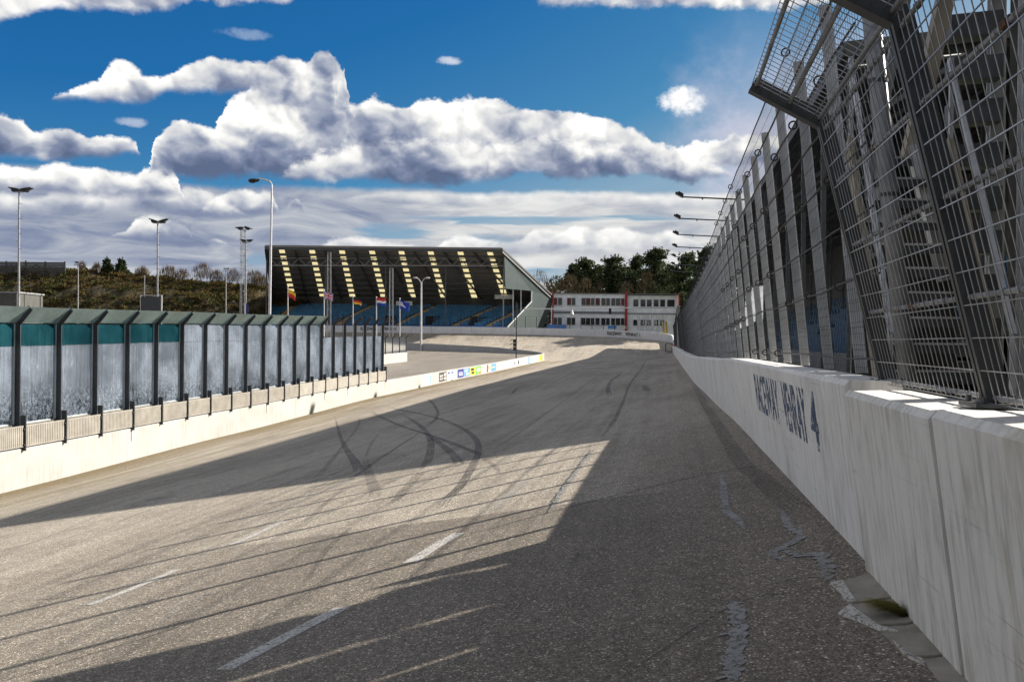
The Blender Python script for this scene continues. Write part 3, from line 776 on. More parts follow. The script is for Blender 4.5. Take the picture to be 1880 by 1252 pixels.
for y1, y0 in zip(NP, NP[1:]):
    b = MB(); y0, y1 = y0 + .03, y1 - .03
    n = int((y1 - y0) / .064)
    for k in range(n + 1):
        y = lerp(y0, y1, k / n); b.tube(nf(y, .02, -.035), nf(y, HB, -.035), .0024, 4, cap=False)
        b.tube(over(y, 0) - NDIR * .02, over(y, 1.08) - NDIR * .02, .0024, 4, cap=False)
    nh = 13
    for k in range(nh):
        h = .02 + (HB - .03) * k / (nh - 1); b.tube(nf(y0, h, -.04), nf(y1, h, -.04), .003, 4, cap=False)
    for k in range(1, 9): b.tube(over(y0, k / 8 * 1.08) - NDIR * .02, over(y1, k / 8 * 1.08) - NDIR * .02, .0026, 4, cap=False)
    b.build('mesh_panel', M['wire'], nfence)
    r = MB()
    for h in (.04, .42, .80, 1.16, 1.46):
        r.tube(nf(y0, h, -.012), nf(y1, h, -.012), .0105, 8)
        for k in range(11):
            y = lerp(y0, y1, (k + .5) / 11); r.tube(nf(y - .006, h, -.012), nf(y + .006, h, -.012), .0155, 6)
    for t in (.1, .55, 1.06): r.tube(over(y0, t), over(y1, t), .012, 8)
    r.build('rail', M['galv_dull'], nfence)
    c = MB()
    for h in (.42, 1.16):
        y = lerp(y0, y1, .45); c.tube(nf(y - .02, h, -.012), nf(y + .02, h, -.012), .019, 6)
    c.build('rusty_clamp', M['rust'], nfence)

# ---- far section: leaning galvanised posts with ropes, rings and mesh
def ff(y, h, d=0.): return X2(XB + .02, y, rtop(y) + h) - NDIR * (h * .105) + NDIR * d
FH = 2.62
ffence = thing('catch_fence', X2(XB, 5.3, rtop(5.3)), 'long wire fence with leaning galvanised posts and steel ropes on the right wall', 'fence')
fy = 5.05 + 1.15; k = 0; FYS = []
while fy < 118:
    FYS.append(fy); fy += 1.24 if fy < 22 else (1.6 if fy < 60 else 2.6)
for y in FYS:
    b = MB(); w = .07
    for dd in (-.014, .014): b.bar(ff(y + dd, 0, .10), ff(y + dd, FH, .10), .008, w, NDIR)
    b.bar(ff(y, 0, .13), ff(y, FH, .13), .024, .008, NDIR)
    b.tube(ff(y - .010, 0, .140), ff(y - .010, FH, .140), .009, 8, mi=1)  # shiny tube added along the post edge to catch a sun glint
    b.build('post', [M['galv'], M['glint_edge']], ffence)
def meshpart(ya, yb, dv, hv, rv, rh, mat):
    b = MB(); n = int((yb - ya) / dv)
    for k in range(n + 1):
        y = ya + dv * k + rnd.uniform(-.004, .004); b.tube(ff(y, 0, .02), ff(y, FH + .1, .02), rv, 3, cap=False)
    nh = int((FH + .1) / hv)
    for k in range(nh + 1):
        h = k * hv; pts = []; m = max(2, int((yb - ya) / 1.2))
        for j in range(m + 1): pts.append(ff(lerp(ya, yb, j / m), h + rnd.uniform(-.006, .006), .024))
        for p0, p1 in zip(pts, pts[1:]): b.tube(p0, p1, rh, 3, cap=False)
    for k in range(9):        # second, finer mesh along the foot
        h = .05 + k * .075
        b.tube(ff(ya, h, .03), ff(yb, h, .03), rh * .8, 3, cap=False)
    return b.build('wire_mesh', M[mat], ffence)
meshpart(4.98, 14, .06, .16, .0013, .0021, 'wire_dark'); meshpart(14, 30, .12, .16, .002, .003, 'wire_dark'); meshpart(30, 60, .3, .25, .004, .004, 'wire_dark'); meshpart(60, 118, .8, .4, .009, .006, 'wire_dark')
RH = [.12, .62, 1.0, 1.36, 1.72, 2.06, 2.38, 2.68]
for h in RH:
    pts = []; y = 4.95
    while y < 118: pts.append(ff(y, h + rnd.uniform(-.012, .012) - .012, -.005)); y += .62 if y < 20 else 2.5
    b = MB(); b.path(pts, .0075, 5); b.build('steel_rope', M['rope'], ffence)
for y in FYS[:10]:
    for j, h in enumerate(RH):
        if (j + int(y * 3)) % 2: b = MB(); b.ring(ff(y - .12, h - .012, -.01), TDIR + NDIR * .3, .034, .0075); b.build('rope_ring', M['rope'], ffence)

# ------------------------------------------------------------------ right grandstand A
SA0, SA1, QF, QB, ZF, ZB = 25.9, 142., 4.93, 16., 9.9, 10.7
sa = thing('grandstand', P(QF, SA0, 0), 'long covered grandstand of leaning steel columns right behind the right-hand fence', 'grandstand')
def rz(q): return lerp(ZF, ZB, (q - QF) / (QB - QF))
b = MB(); cuts = [SA0]; sk = SA0 + 1.2
while sk < SA1 - 2: cuts += [sk, sk + .75]; sk += 4.3
cuts.append(SA1); Q1, Q2 = QF + .35, QF + 4.2
b.prism([P(QF, SA0, ZF), P(Q1, SA0, rz(Q1)), P(Q1, SA1, rz(Q1)), P(QF, SA1, ZF)], UP * .12); b.prism([P(Q2, SA0, rz(Q2)), P(QB, SA0, ZB), P(QB, SA1, ZB), P(Q2, SA1, rz(Q2))], UP * .12)
for c0, c1 in zip(cuts[0::2], cuts[1::2]): b.prism([P(Q1, c0, rz(Q1)), P(Q2, c0, rz(Q2)), P(Q2, c1, rz(Q2)), P(Q1, c1, rz(Q1))], UP * .119)
b.bar(P(QF - .03, SA0, ZF + .02), P(QF - .03, SA1, ZF + .02), .06, .4)
b.bar(P(QF, SA0 - .03, ZF + .02), P(QB, SA0 - .03, ZB + .02), .06, .42)
b.build('roof', M['stand_roof'], sa)
for c0, c1 in zip(cuts[1:-1:2], cuts[2:-1:2]):
    m = MB(); m.quad(P(Q1, c0, rz(Q1) + .06), P(Q2, c0, rz(Q2) + .06), P(Q2, c1, rz(Q2) + .06), P(Q1, c1, rz(Q1) + .06)); m.build('skylight', M['skylight_white'], sa)
b = MB(); b.tbox(QB - .2, QB, SA0, SA1, -.5, ZB + .1); b.build('back_wall', M['stand_roof'], sa)
b = MB(); b.tbox(5.6, 5.8, SA0 + .5, SA1, -.3, 1.3); b.build('parapet', M['galv_dull'], sa)
b = MB(); NS = 13
for k in range(NS):
    q = 6.4 + k * .74; z = .9 + k * .36
    b.tbox(q, q + .74 + .01 * 0, SA0 + .8, SA1, z - .36, z)
b.build('terrace', M['rake'], sa)
for k in range(NS):
    q = 6.4 + k * .74; z = .9 + k * .36; b = MB(); s = SA0 + 5.5
    while s < SA1 - 1:
        if (s - SA0) % 12 > 1.4:
            b.tbox(q + .18, q + .56, s, s + .42, z + .36, z + .42); b.frame(P(q + .58, s + .21, z + .62), NDIR, TDIR, UP, .05, .42, .42)
            b.tbox(q + .3, q + .42, s + .14, s + .28, z + .003, z + .36)
        s += .54 if s < 60 else 1.1
    b.tbox(q + .34, q + .38, SA0 + 5.5, SA1 - 1, z + .26, z + .38); b.build('seat_row', M['seat_blue'], sa)
s = SA0 + .5; i = 0
while s < SA1:
    b = MB(); b.bar(P(5.25, s, -.1), P(QF + .25, s, ZF + .05), .13, .16, NDIR); b.build('column', M['stand_steel'], sa)
    b = MB(); b.bar(P(5.1, s, ZF - 2.2), P(8.8, s, rz(8.8) - .12), .12, .14, UP); b.bar(P(QF + .1, s, ZF - .16), P(QB - .2, s, ZB - .16), .14, .26, UP)
    b.bar(P(11.6, s, 3.6), P(11.6, s, rz(11.6) - .1), .14, .14, NDIR); b.build('roof_frame', M['stand_steel'], sa)
    s += 4.3 if s < 70 else 8.6
b = MB()
for q in (6.5, 8.5, 10.5, 12.5): b.bar(P(q, SA0 + .1, rz(q) - .1), P(q, SA1, rz(q) - .1), .08, .14, UP)
b.build('purlin', M['stand_steel'], sa)
# floodlight arms on the roof edge
for i in range(7):
    y = 51 + 9.0 * i; base = X2(QF / TC, y, ZF + .05)
    lab = ['floodlight on a long thin arm off the right grandstand roof, topmost of the row', 'floodlight arm second from the top of the row above the right fence', 'floodlight arm third from the top of the row above the right fence', 'floodlight arm fourth from the top, just over the tree line', 'floodlight arm fifth from the top, in front of the dark pine', 'floodlight arm sixth from the top, in front of the dark pine', 'lowest and farthest floodlight arm of the row'][i]
    o = thing('floodlight', base, lab, 'floodlight', 'floodlights on arms off the right grandstand roof')
    tip = base - NDIR * 4.05 + UP * .28
    b = MB(); b.tube(base + NDIR * .3, tip, .045, 8); b.tube(tip.lerp(base, .3), tip.lerp(base, .3) - UP * .1, .05, 6); b.build('arm', M['stand_steel'], o)
    b = MB(); d = (-NDIR * .8 + UP * .45).normalized(); n_ = d.cross(TDIR)
    b.frame(tip + d * .15 + UP * .05, d, TDIR, n_, .5, .42, .12); b.frame(tip + d * .12 - n_ * .1 + UP * .05, d, TDIR, n_, .34, .3, .12); b.build('lamp_head', M['steel_black'], o)
    b = MB(); b.frame(tip + d * .15 + n_ * .066 + UP * .05, d, TDIR, n_, .44, .36, .012); b.build('lens', M['lamp_glass'], o)

# ------------------------------------------------------------------ near stand B: panelled front, stair, brackets
sb = thing('grandstand', X2(3.25, 9, 0), 'near grandstand corner with tall dark grey panels and galvanised posts at the right edge', 'grandstand')
XS = 3.25
yb = [8.62, 7.85, 7.0, 6.0, 5.05, 4.0, 2.95, 1.0, -1.5, -4.0, -6.5, -9.0]
for i, y in enumerate(yb):
    b = MB()
    for dd in (-.05, .05): b.bar(X2(XS, y + dd, -.2), X2(XS, y + dd, 7.6), .012, .14, NDIR)
    b.bar(X2(XS, y, -.2), X2(XS, y, 7.6), .09, .012, NDIR); b.build('column', M['galv'], sb)
for i, (a, c) in enumerate(zip(yb, yb[1:])):
    b = MB()
    def pn(z0, z1): b.prism([X2(XS + .09, a - .11, z0), X2(XS + .09, c + .09, z0), X2(XS + .09, c + .09, z1), X2(XS + .09, a - .11, z1)], NDIR * .05)
    if c > 5.9 or c < 2.9: pn(-.2, 7.5)
    else: pn(-.2, 2.35); pn(3.12, 7.5)
    b.build('side_panel', M['fibre'], sb)
b = MB(); b.prism([X2(XS + .2, 8.55, 7.6), X2(XS + 9, 8.55 - 1.5, 8.2), X2(XS + 9, -9, 8.2), X2(XS + .2, -9, 7.6)], UP * .12); b.build('roof', M['stand_roof'], sb)
b = MB(); b.tbox(11.6, 11.8, -8, 8, -.4, 8.1); b.build('back_wall', M['stand_roof'], sb)
# stair between the two stands
st = thing('staircase', X2(2.2, 7, .3), 'open steel stair with thin treads behind the near wire fence', 'staircase')
for k in range(12):
    y = 6.75 + k * .13; z = .95 + k * .215
    b = MB(); a = X2(1.78, y, z); c = X2(2.62, y, z); b.bar(a, c, .2, .03); b.bar(a - TDIR * .105 - UP * .03, c - TDIR * .105 - UP * .03, .012, .07); p_ = b.build('tread', M['stand_steel'], st)
    b = MB(); b.bar(a - TDIR * .115 + UP * .012, c - TDIR * .115 + UP * .012, .016, .018); b.build('lit_nosing', M['edge_alu'], p_)  # strip kept paler than the tread to paint in its sunlit edge
for xs in (1.73, 2.67):
    b = MB(); b.bar(X2(xs, 6.6, .6), X2(xs, 8.3, 3.5), .05, .24, NDIR.cross(TDIR)); b.build('stringer', M['tan_beam'], st)
    b = MB(); b.bar(X2(xs, 6.7, .7), X2(xs, 6.7, 1.7), .035, .035, NDIR); b.bar(X2(xs, 8.2, 3.4), X2(xs, 8.2, 4.3), .035, .035, NDIR); b.bar(X2(xs, 6.68, 1.68), X2(xs, 8.25, 4.3), .04, .04); b.build('handrail', M['galv'], st)
b = MB(); b.prism([X2(1.78, 8.32, .3), X2(2.78, 8.32, .3), X2(2.78, 8.32, 2.5), X2(1.78, 8.32, 2.5)], TDIR * .05); b.build('dark_backing', M['rake'], st)  # dark sheet added behind the stair to stand for the gloom there
# dark underside of the seating behind the stair
b = MB()
for k in range(11): b.prism([X2(2.75, 8.45, .8 + k * .42), X2(3.2, 8.3, .8 + k * .42), X2(3.2, 8.3, 1.02 + k * .42), X2(2.75, 8.45, 1.02 + k * .42)], TDIR * .2)
b.build('riser', M['stand_steel'], sb)
fr = thing('corner_frame', X2(2.5, 8.2, .2), 'galvanised frame with a tan diagonal brace between the stairs and the grandstand corner', 'frame')
for (a, c, w, m, nm) in [(X2(2.28, 8.2, 3.35), X2(2.72, 8.0, 5.6), .17, 'tan_beam', 'brace'), (X2(2.60, 8.1, 2.2), X2(2.30, 8.1, 3.45), .15, 'galv', 'column'), (X2(2.86, 8.3, 2.0), X2(2.52, 8.3, 3.4), .14, 'galv', 'column'),
                      (X2(2.32, 8.0, .6), X2(2.02, 7.9, 2.6), .10, 'galv_dull', 'brace'), (X2(1.82, 7.9, 3.0), X2(2.2, 7.7, 5.4), .08, 'galv_dull', 'brace'), (X2(1.95, 8.3, 3.3), X2(2.4, 8.0, 5.8), .08, 'galv_dull', 'brace')]:
    b = MB(); b.bar(a, c, w, w * .8, NDIR); b.build(nm, M[m], fr)
b = MB(); b.prism([X2(1.82, 8.0, 2.35), X2(2.06, 7.9, 2.55), X2(2.06, 7.9, 2.95), X2(1.82, 8.0, 3.3)], NDIR * .03); b.build('gusset_plate', M['galv'], fr)
# round pole beside the fence joint
o = thing('steel_pole', X2(1.62, 5.9, .3), 'thick galvanised round pole rising behind the joint of the two fences', 'pole')
b = MB(); b.tube(X2(1.72, 5.75, .3), X2(1.2, 5.9, 5.4), .058, 14); b.build('shaft', M['galv_dull'], o, smooth=True)
for t in (.3, .45, .6, .75): b = MB(); p_ = X2(1.72, 5.75, .3).lerp(X2(1.2, 5.9, 5.4), t); b.tube(p_ - UP * .012, p_ + UP * .012, .066, 12); b.build('clamp', M['steel_dark'], o)
# ------------------------------------------------------------------ far grandstand
fs = thing('grandstand', W(720, 600, 150), 'far covered grandstand with blue seats and yellow skylight strips in the roof', 'grandstand')
DF, DBK = 146., 166.
FL, FR, BL, BR = W(487, 453, DF), W(921, 458, DF), W(499, 545, DBK), W(1014, 546, DBK)
def roofp(u, v): return FL.lerp(FR, u).lerp(BL.lerp(BR, u), v)
def edge_u(px): return (W(px, 455, DF).x - FL.x) / (FR.x - FL.x)
nrm = (FR - FL).cross(BL - FL).normalized(); nrm = nrm if nrm.z > 0 else -nrm
tops = [516, 571.5, 626.5, 681.5, 735.5, 789, 843.4, 897.5]; bots = [538, 593, 648, 705, 759, 815, 872, 929]; w0 = 5.5
lines = [(FL, BL)]
for a, c in zip(tops, bots):
    for sg in (-1, 1): lines.append((W(a + sg * w0, 455, DF), W(c + sg * w0, 545, DBK)))
lines.append((FR, BR))
def onroof(p):                 # drop a point onto the roof plane
    return p - nrm * (p - FL).dot(nrm)
lines = [(onroof(a), onroof(c)) for a, c in lines]
b = MB()
for (a0, c0), (a1, c1) in zip(lines[0::2], lines[1::2]): b.prism([a0, a1, c1, c0], nrm * .12)
b.bar(FL + UP * .1, FR + UP * .1, .15, .35); b.bar(FL, BL, .25, .3)
b.build('roof', M['far_roof'], fs)
for (a0, c0), (a1, c1) in zip(lines[1:-1:2], lines[2:-1:2]):
    m = MB()
    for k in range(9):
        t0, t1 = k / 9, (k + 1) / 9; m.quad(a0.lerp(c0, t0) + nrm * .06, a1.lerp(c1, t0) + nrm * .06, a1.lerp(c1, t1) + nrm * .06, a0.lerp(c0, t1) + nrm * .06)
    m.build('skylight', M['skylight'], fs)
b = MB()
for k in range(10):
    v = (k + .0) / 9 * .98 + .01; b.bar(roofp(0, v) - nrm * .2, roofp(1, v) - nrm * .2, .16, .44)
b.build('purlin', M['stand_steel'], fs)
for i in range(9):
    u = i / 8; m = MB(); m.bar(roofp(u, .01) - nrm * .36, roofp(u, .99) - nrm * .36, .16, .34, nrm); m.build('rafter', M['stand_steel'], fs)
# truss across the front
m = MB(); A0, A1, C0, C1 = W(495, 474, 149.4), W(924, 475, 149.4), W(495, 487.5, 149.4), W(924, 488, 149.4)
m.bar(A0, A1, .14, .16); m.bar(C0, C1, .14, .16); n = 32
for i in range(n):
    p0, p1 = (A0, A1), (C0, C1)
    if i % 2: p0, p1 = p1, p0
    m.bar(p0[0].lerp(p0[1], i / n), p1[0].lerp(p1[1], (i + 1) / n), .1, .1)
m.build('truss', M['galv_dull'], fs)
for px in (490, 598, 708.5, 818.8, 925):
    m = MB(); top = W(px, 461 if px < 900 else 468, 149.6); m.bar(Vector((top.x, top.y, 2.0)), top, .2, .25, (0, 1, 0)); m.build('column', M['stand_steel'] if px < 900 else M['galv_dull'], fs)
# end wall cladding
def ew(px, py): d = DF + (px - 921) / (1014 - 921) * (DBK - DF); return W(px, py, d)
poly = [ew(*p) for p in [(921, 458), (1014.5, 544), (1013, 562), (996, 604), (927, 604), (975, 553), (975.5, 534), (928, 530), (926, 472)]]
d_ = (ew(1014, 544) - ew(921, 544)); n_ = Vector((d_.y, -d_.x, 0)).normalized()
m = MB(); m.prism(poly, -n_ * .18); m.build('end_wall', M['cladding'], fs)
m = MB(); m.bar(ew(921, 457.5) + n_ * .05, ew(1014.5, 543.5) + n_ * .05, .25, .3); m.build('gable_trim', M['stand_steel'], fs)
m = MB(); m.bar(ew(929, 603) + n_ * .06, ew(976, 553) + n_ * .06, .12, .14); m.bar(ew(975.5, 534) + n_ * .06, ew(975, 553) + n_ * .06, .15, .15); m.build('opening_trim', M['frame_white'], fs)
for px in (942, 956.5):
    m = MB(); m.bar(ew(px, 531), ew(px, 592 if px < 950 else 575), .16, .16, (0, 1, 0)); m.build('opening_post', M['galv'], fs)
# door in the end wall
m = MB(); m.bar(ew(967.5, 586) + n_ * .03, ew(967.5, 603) + n_ * .03, 1.4, .06, n_); m.build('door', M['dark'], fs)
# terraces and seats
SF0, SF1, SB0, SB1 = W(487, 598, 150), W(935, 601, 150), W(497, 562, 165), W(1008, 558, 165)
SF1.z = SF0.z; SB1.z = SB0.z
def seatp(u, v): return SF0.lerp(SF1, u).lerp(SB0.lerp(SB1, u), v)
NRW = 14
m = MB()
for r in range(NRW):
    a, c = seatp(0, r / NRW), seatp(1, r / NRW); a2, c2 = seatp(0, (r + 1) / NRW), seatp(1, (r + 1) / NRW); z = a.z
    m.prism([Vector((p.x, p.y, z)) for p in (a, c, c2, a2)], UP * -.6)
m.build('terrace', M['rake'], fs)
AIS = [(522, 534, 578, 563), (634, 676, 591, 564), (742, 808, 592, 556), (833, 912, 596, 550), (908, 957, 586, 553)]
aisle_lines = []
for (p0, p1, y0, y1) in [(505, 541, 598, 558), (620, 685, 598, 558), (729, 800, 598, 556), (833, 912, 598, 554), (895, 965, 598, 556)]:
    ua = (W(p0, 598, 150).x - SF0.x) / (SF1.x - SF0.x); ub = (W(p1, 560, 165).x - SB0.x) / (SB1.x - SB0.x); aisle_lines.append((ua, ub))
vom = [(575, 600), (655, 690), (762, 790), (800, 826), (885, 905)]
for r in range(NRW):
    v = (r + .35) / NRW; m = MB(); a, c = seatp(0, v), seatp(1, v); z = seatp(0, r / NRW).z
    L = (c - a).length; n = int(L / .52); d = (c - a).normalized(); s_ = Vector((-d.y, d.x, 0))
    for i in range(n):
        u = (i + .5) / n; skip = any(abs(u - lerp(ua, ub, v)) * L < .75 for ua, ub in aisle_lines)
        if r < 6 and any(abs(u - uu) < .018 for uu in (.24, .5, .66, .84)): skip = True
        if skip: continue
        p = a.lerp(c, u); p.z = z
        m.frame(p + UP * .40, d, s_, UP, .44, .4, .06); m.frame(p + UP * .62 + s_ * .22, d, s_, UP, .44, .05, .42); m.frame(p + UP * .19, d, s_, UP, .1, .12, .37)
    a2, c2 = a.copy(), c.copy(); a2.z = c2.z = z + .33; m.bar(a2, c2, .06, .1); m.build('seat_row', M['seat_far'], fs)
for ua, ub in aisle_lines:
    m = MB(); ns = 28
    for k in range(ns):
        v = (k + .5) / ns; p = seatp(lerp(ua, ub, v), v); m.box((p.x, p.y, p.z + .13), (1.15, .55, .3))
    m.build('aisle', M['step_tan'], fs)
for uu in (.24, .5, .66, .84):
    m = MB(); p = seatp(uu, .1); q = seatp(uu, .42); m.box((p.x, p.y - .1, p.z + .7), (1.3, .3, 1.7)); m.build('stair_exit', M['dark'], fs)
m = MB(); m.prism([SB0 + Vector((0, .3, -1)), SB1 + Vector((0, .3, -1)), Vector((BR.x, BR.y - .3, BR.z)), Vector((BL.x, BL.y - .3, BL.z))], (0, .2, 0)); m.build('back_wall', M['rake'], fs)
m = MB(); m.prism([SF0 + Vector((0, -.5, -2.2)), SF1 + Vector((0, -.5, -2.2)), SF1 + Vector((0, -.5, .25)), SF0 + Vector((0, -.5, .25))], (0, .15, 0)); m.build('front_parapet', M['blue_board'], fs)
m = MB(); m.prism([FL + Vector((0.1, .5, -.3)), BL + Vector((.1, 0, 0)), Vector((BL.x + .1, BL.y, 2)), Vector((SF0.x + .1, SF0.y, 2)), Vector((SF0.x - .6, SF0.y + 6, 10))], (-.15, 0, 0)); m.build('end_wall', M['stand_steel'], fs)
for (px, py, w_) in [(742, 557, 30), (926, 545, 36)]:
    m = MB(); p = W(px, py, 163.6); m.box(p, (w_ / FPX * 163, .1, .8)); m.build('banner', M['build_white'], fs)

# ------------------------------------------------------------------ office building
DB = 166.
ob = thing('office_building', W(1130, 604, DB), 'white two-storey office building with red columns beyond the far turn', 'building')
def z4b(x, y): return (980 + x / 5.217, 440 + y / 5.217)
bl, br_ = W(1014, 539, DB), W(1247.5, 540, DB); zt = bl.z; zb = 2.2
def fx(px): return W(px, 570, DB).x
def fz(py, px=1130): return W(px, py, DB).z
m = MB(); m.box(((fx(1016) + fx(1147)) / 2, DB + 5, (zt + zb) / 2), (fx(1147) - fx(1016), 10, zt - zb)); m.build('wall', M['build_white'], ob)
m = MB(); m.box(((fx(1151.5) + fx(1246)) / 2, DB + 5.4, (zt - .15 + zb) / 2), (fx(1246) - fx(1151.5), 10, zt - .15 - zb)); m.build('wall', M['build_white'], ob)
m = MB(); m.box(((fx(1014) + fx(1247)) / 2, DB + 5, zt + .05), (fx(1248) - fx(1013), 10.6, .12)); m.build('roof', M['band'], ob)
for x0, x1 in ((1013.6, 1016.2), (1147, 1151.6), (1245.6, 1247.6)):
    m = MB(); m.box(((fx(x0) + fx(x1)) / 2, DB - .1, (zt + .35 + zb) / 2), (fx(x1) - fx(x0), .5, zt + .5 - zb)); m.build('red_column', M['build_red'], ob)
m = MB(); za, zc = fz(440 + 712 / 5.217), fz(440 + 690 / 5.217); m.box(((fx(1016.3) + fx(1146.9)) / 2, DB - .06, (za + zc) / 2), (fx(1146.8) - fx(1016.4), .12, zc - za)); m.build('facade_band', M['band'], ob)
m = MB(); m.box(((fx(1151.7) + fx(1245)) / 2, DB + .3, fz(440 + 705 / 5.217)), (fx(1245) - fx(1151.8), .2, .18)); m.build('facade_band', M['band'], ob)
def windows(lst, ya, yb, dep, mats):
    for (xa, xb), mm in zip(lst, mats):
        xa, xb = fx(980 + (xa - 1.5) / 5.217), fx(980 + (xb + 1.5) / 5.217); z0, z1 = fz(440 + yb / 5.217), fz(440 + ya / 5.217)
        f = MB(); t_ = .055
        f.box(((xa + xb) / 2, dep - .03, z1 - t_ / 2), (xb - xa, .1, t_)); f.box(((xa + xb) / 2, dep - .06, z0 + t_ / 2), (xb - xa + .12, .16, t_))
        for xx in (xa + t_ / 2, xb - t_ / 2): f.box((xx, dep - .03, (z0 + z1) / 2), (t_, .1, z1 - z0 - 2 * t_))
        w = f.build('window', M['frame_white'], ob)
        g_ = MB(); g_.box(((xa + xb) / 2, dep - .008, (z0 + z1) / 2), (xb - xa - 2 * t_, .03, z1 - z0 - 2 * t_)); g_.build('pane', M[mm], w)
U = [(190, 225), (231, 270), (318, 358), (361, 398), (455, 497), (499, 542), (545, 582), (590, 632), (645, 689), (692, 729), (740, 780), (785, 829), (834, 868)]
windows(U, 560, 634, DB, ['win_red', 'win', 'win_red', 'win', 'win', 'win_red', 'win', 'win_red', 'win', 'win', 'win', 'win', 'win_red'])
windows(U, 750, 822, DB, ['win'] * 13)
U2 = [(955, 1004), (1024, 1072), (1084, 1132), (1150, 1198), (1212, 1260), (1280, 1352)]
windows(U2, 568, 640, DB + .4, ['win'] * 6); windows(U2[:5], 763, 822, DB + .4, ['win'] * 5)

# ------------------------------------------------------------------ fence along the far wall
tf = thing('catch_fence', FARW[0] + UP * 1.15, 'thin dark fence with bent posts on the far turn wall', 'fence')
acc = 0; last = None; POSTS = []
step = 1.85
for a, c in zip(FARW, FARW[1:]):
    L = (c - a).length; t = 0
    while acc + (L - t) >= step:
        t += step - acc; acc = 0; POSTS.append(a.lerp(c, t / L))
    acc += L - t
POSTS = [p for p in POSTS if p.x > -36][:60]
for p in POSTS:
    m = MB(); q = p + Vector((0, .15, 1.1)); q.z = p.z + 1.1
    pt_ = [q, q + UP * 1.0, q + Vector((0, -.12, 1.5)), q + Vector((0, -.4, 1.9))]
    m.path(pt_, .05, 6); m.build('post', M['steel_black'], tf)
m = MB()
for h, dy in ((.3, 0), (.65, 0), (1.0, 0), (1.35, -.08), (1.9, -.4)):
    m.path([p + Vector((0, .15 + dy, 1.1 + h)) for p in POSTS], .012, 4)
m.build('wire', M['wire_dark'], tf)
# lattice gate right of the lettering
lg = thing('lattice_gate', W(1196, 606, 143), 'pale steel lattice gate right of the lettered far wall', 'gate')
m = MB()
for px in range(1171, 1222, 5):
    a = W(px, 607, 143.5); c = W(px - 2 + (px % 3), 577, 143.5); m.tube(a, c, .06, 6)
m.build('upright', M['galv'], lg)
m = MB(); pv = list(range(1171, 1218, 9))
for i, px in enumerate(pv):
    m.tube(W(px, 606, 143.6), W(px + 9, 579, 143.6), .04, 5); m.tube(W(px + 9, 606, 143.6), W(px, 579, 143.6), .04, 5)
for py in (578, 592, 606): m.tube(W(1171, py, 143.5), W(1221, py + .6, 143.5), .045, 5)
m.build('lattice', M['galv'], lg)
def simple(name, label, cat, parts, loc, group=None):
    o = thing(name, loc, label, cat, group)
    for nm, mb, mat in parts: mb.build(nm, M[mat] if isinstance(mat, str) else mat, o)
    return o
# yellow crowd barriers
for i, px in enumerate((1219.5, 1225)):
    a = W(px, 613, 139.8 + i * .5); m = MB(); c = W(px - 2, 590, 140 + i * .5); m.bar(a - UP * .8, c, .25, .12, (0, 1, 0))
    m2 = MB()
    for k in range(7): q = (a - UP * .6).lerp(c, (k + .5) / 7); m2.box((q.x, q.y - .09, q.z), (.28, .05, .07))
    simple('barrier_post', ['yellow ribbed upright left of its twin by the right end of the far wall', 'yellow ribbed upright right of its twin by the right end of the far wall'][i], 'post', [('post', m, 'yellow'), ('rib', m2, 'steel_dark')], a, 'yellow uprights')
# red cap on the wall end
a = X2(XR + .1, 112, rtop(112)); m = MB(); m.prism([a + UP * .0 - NDIR * .25, a + NDIR * .9, a + NDIR * .9 + UP * .35, a + UP * .6 + NDIR * .3], TDIR * 1.2)
tag(m.build('wall_cap', M['red']), 'small red block on the far end of the right wall', 'block')
# dark frame standing at the wall end on the track
m = MB(); a = hit(1222, 645, 0); c = hit(1234, 645.5, 0)
if a and c:
    m.bar(a, a + UP * 1.15, .12, .12, (0, 1, 0)); m.bar(c, c + UP * 1.2, .12, .12, (0, 1, 0)); m.bar(a + UP * 1.15, c + UP * 1.2, .14, .1)
    m.bar(a, a.lerp(c, .9) - TDIR * 1.2, .08, .08)
    tag(m.build('track_barrier', M['steel_dark']), 'dark trestle standing on the track at the far end of the right wall', 'barrier')
# overhead pipe with a lamp and a loudspeaker
o = thing('overhead_cable', W(1107, 566, 150), 'pale cable strung across in front of the white building', 'cable')
m = MB(); m.path([W(962, 567.4, 151), W(1040, 567.2, 150), W(1120, 566, 149), W(1180, 565.2, 148), W(1246, 564.6, 147)], .1, 8); m.build('line', M['galv'], o)
m = MB(); p = W(1050, 572.5, 149.9); m.tube(W(1050, 567.5, 149.9), p, .05, 6); m.tube(p + UP * .3, p - UP * .45, .12, 10, .35); m.ball(p - UP * .45, .34, .34, .2, 10)
simple('pendant_lamp', 'white pendant lamp hanging from the overhead cable', 'lamp', [('lamp_shade', m, 'white_pole')], p)
m = MB(); p = W(1120, 571.5, 148.9); m.box(p, (.4, .4, 1.0)); m.box(p + Vector((0, -.22, .2)), (.3, .06, .3)); m.box(p + Vector((0, -.22, -.25)), (.34, .06, .34)); m.tube(p + UP * .45, W(1120, 566.2, 149), .05, 6)
simple('loudspeaker', 'black loudspeaker hanging from the overhead cable', 'loudspeaker', [('cabinet', m, 'steel_black')], p)
m = MB(); p = W(1246, 640, 78); q = W(1245.5, 563, 78); m.bar(p, q, .24, .24, (0, 1, 0)); m2 = MB(); m2.box(q + UP * .05, (.3, .3, .08))
simple('fence_pole', 'pale grey square pole at the far end of the right fence', 'pole', [('shaft', m, 'wall_grey'), ('cap', m2, 'galv')], p)
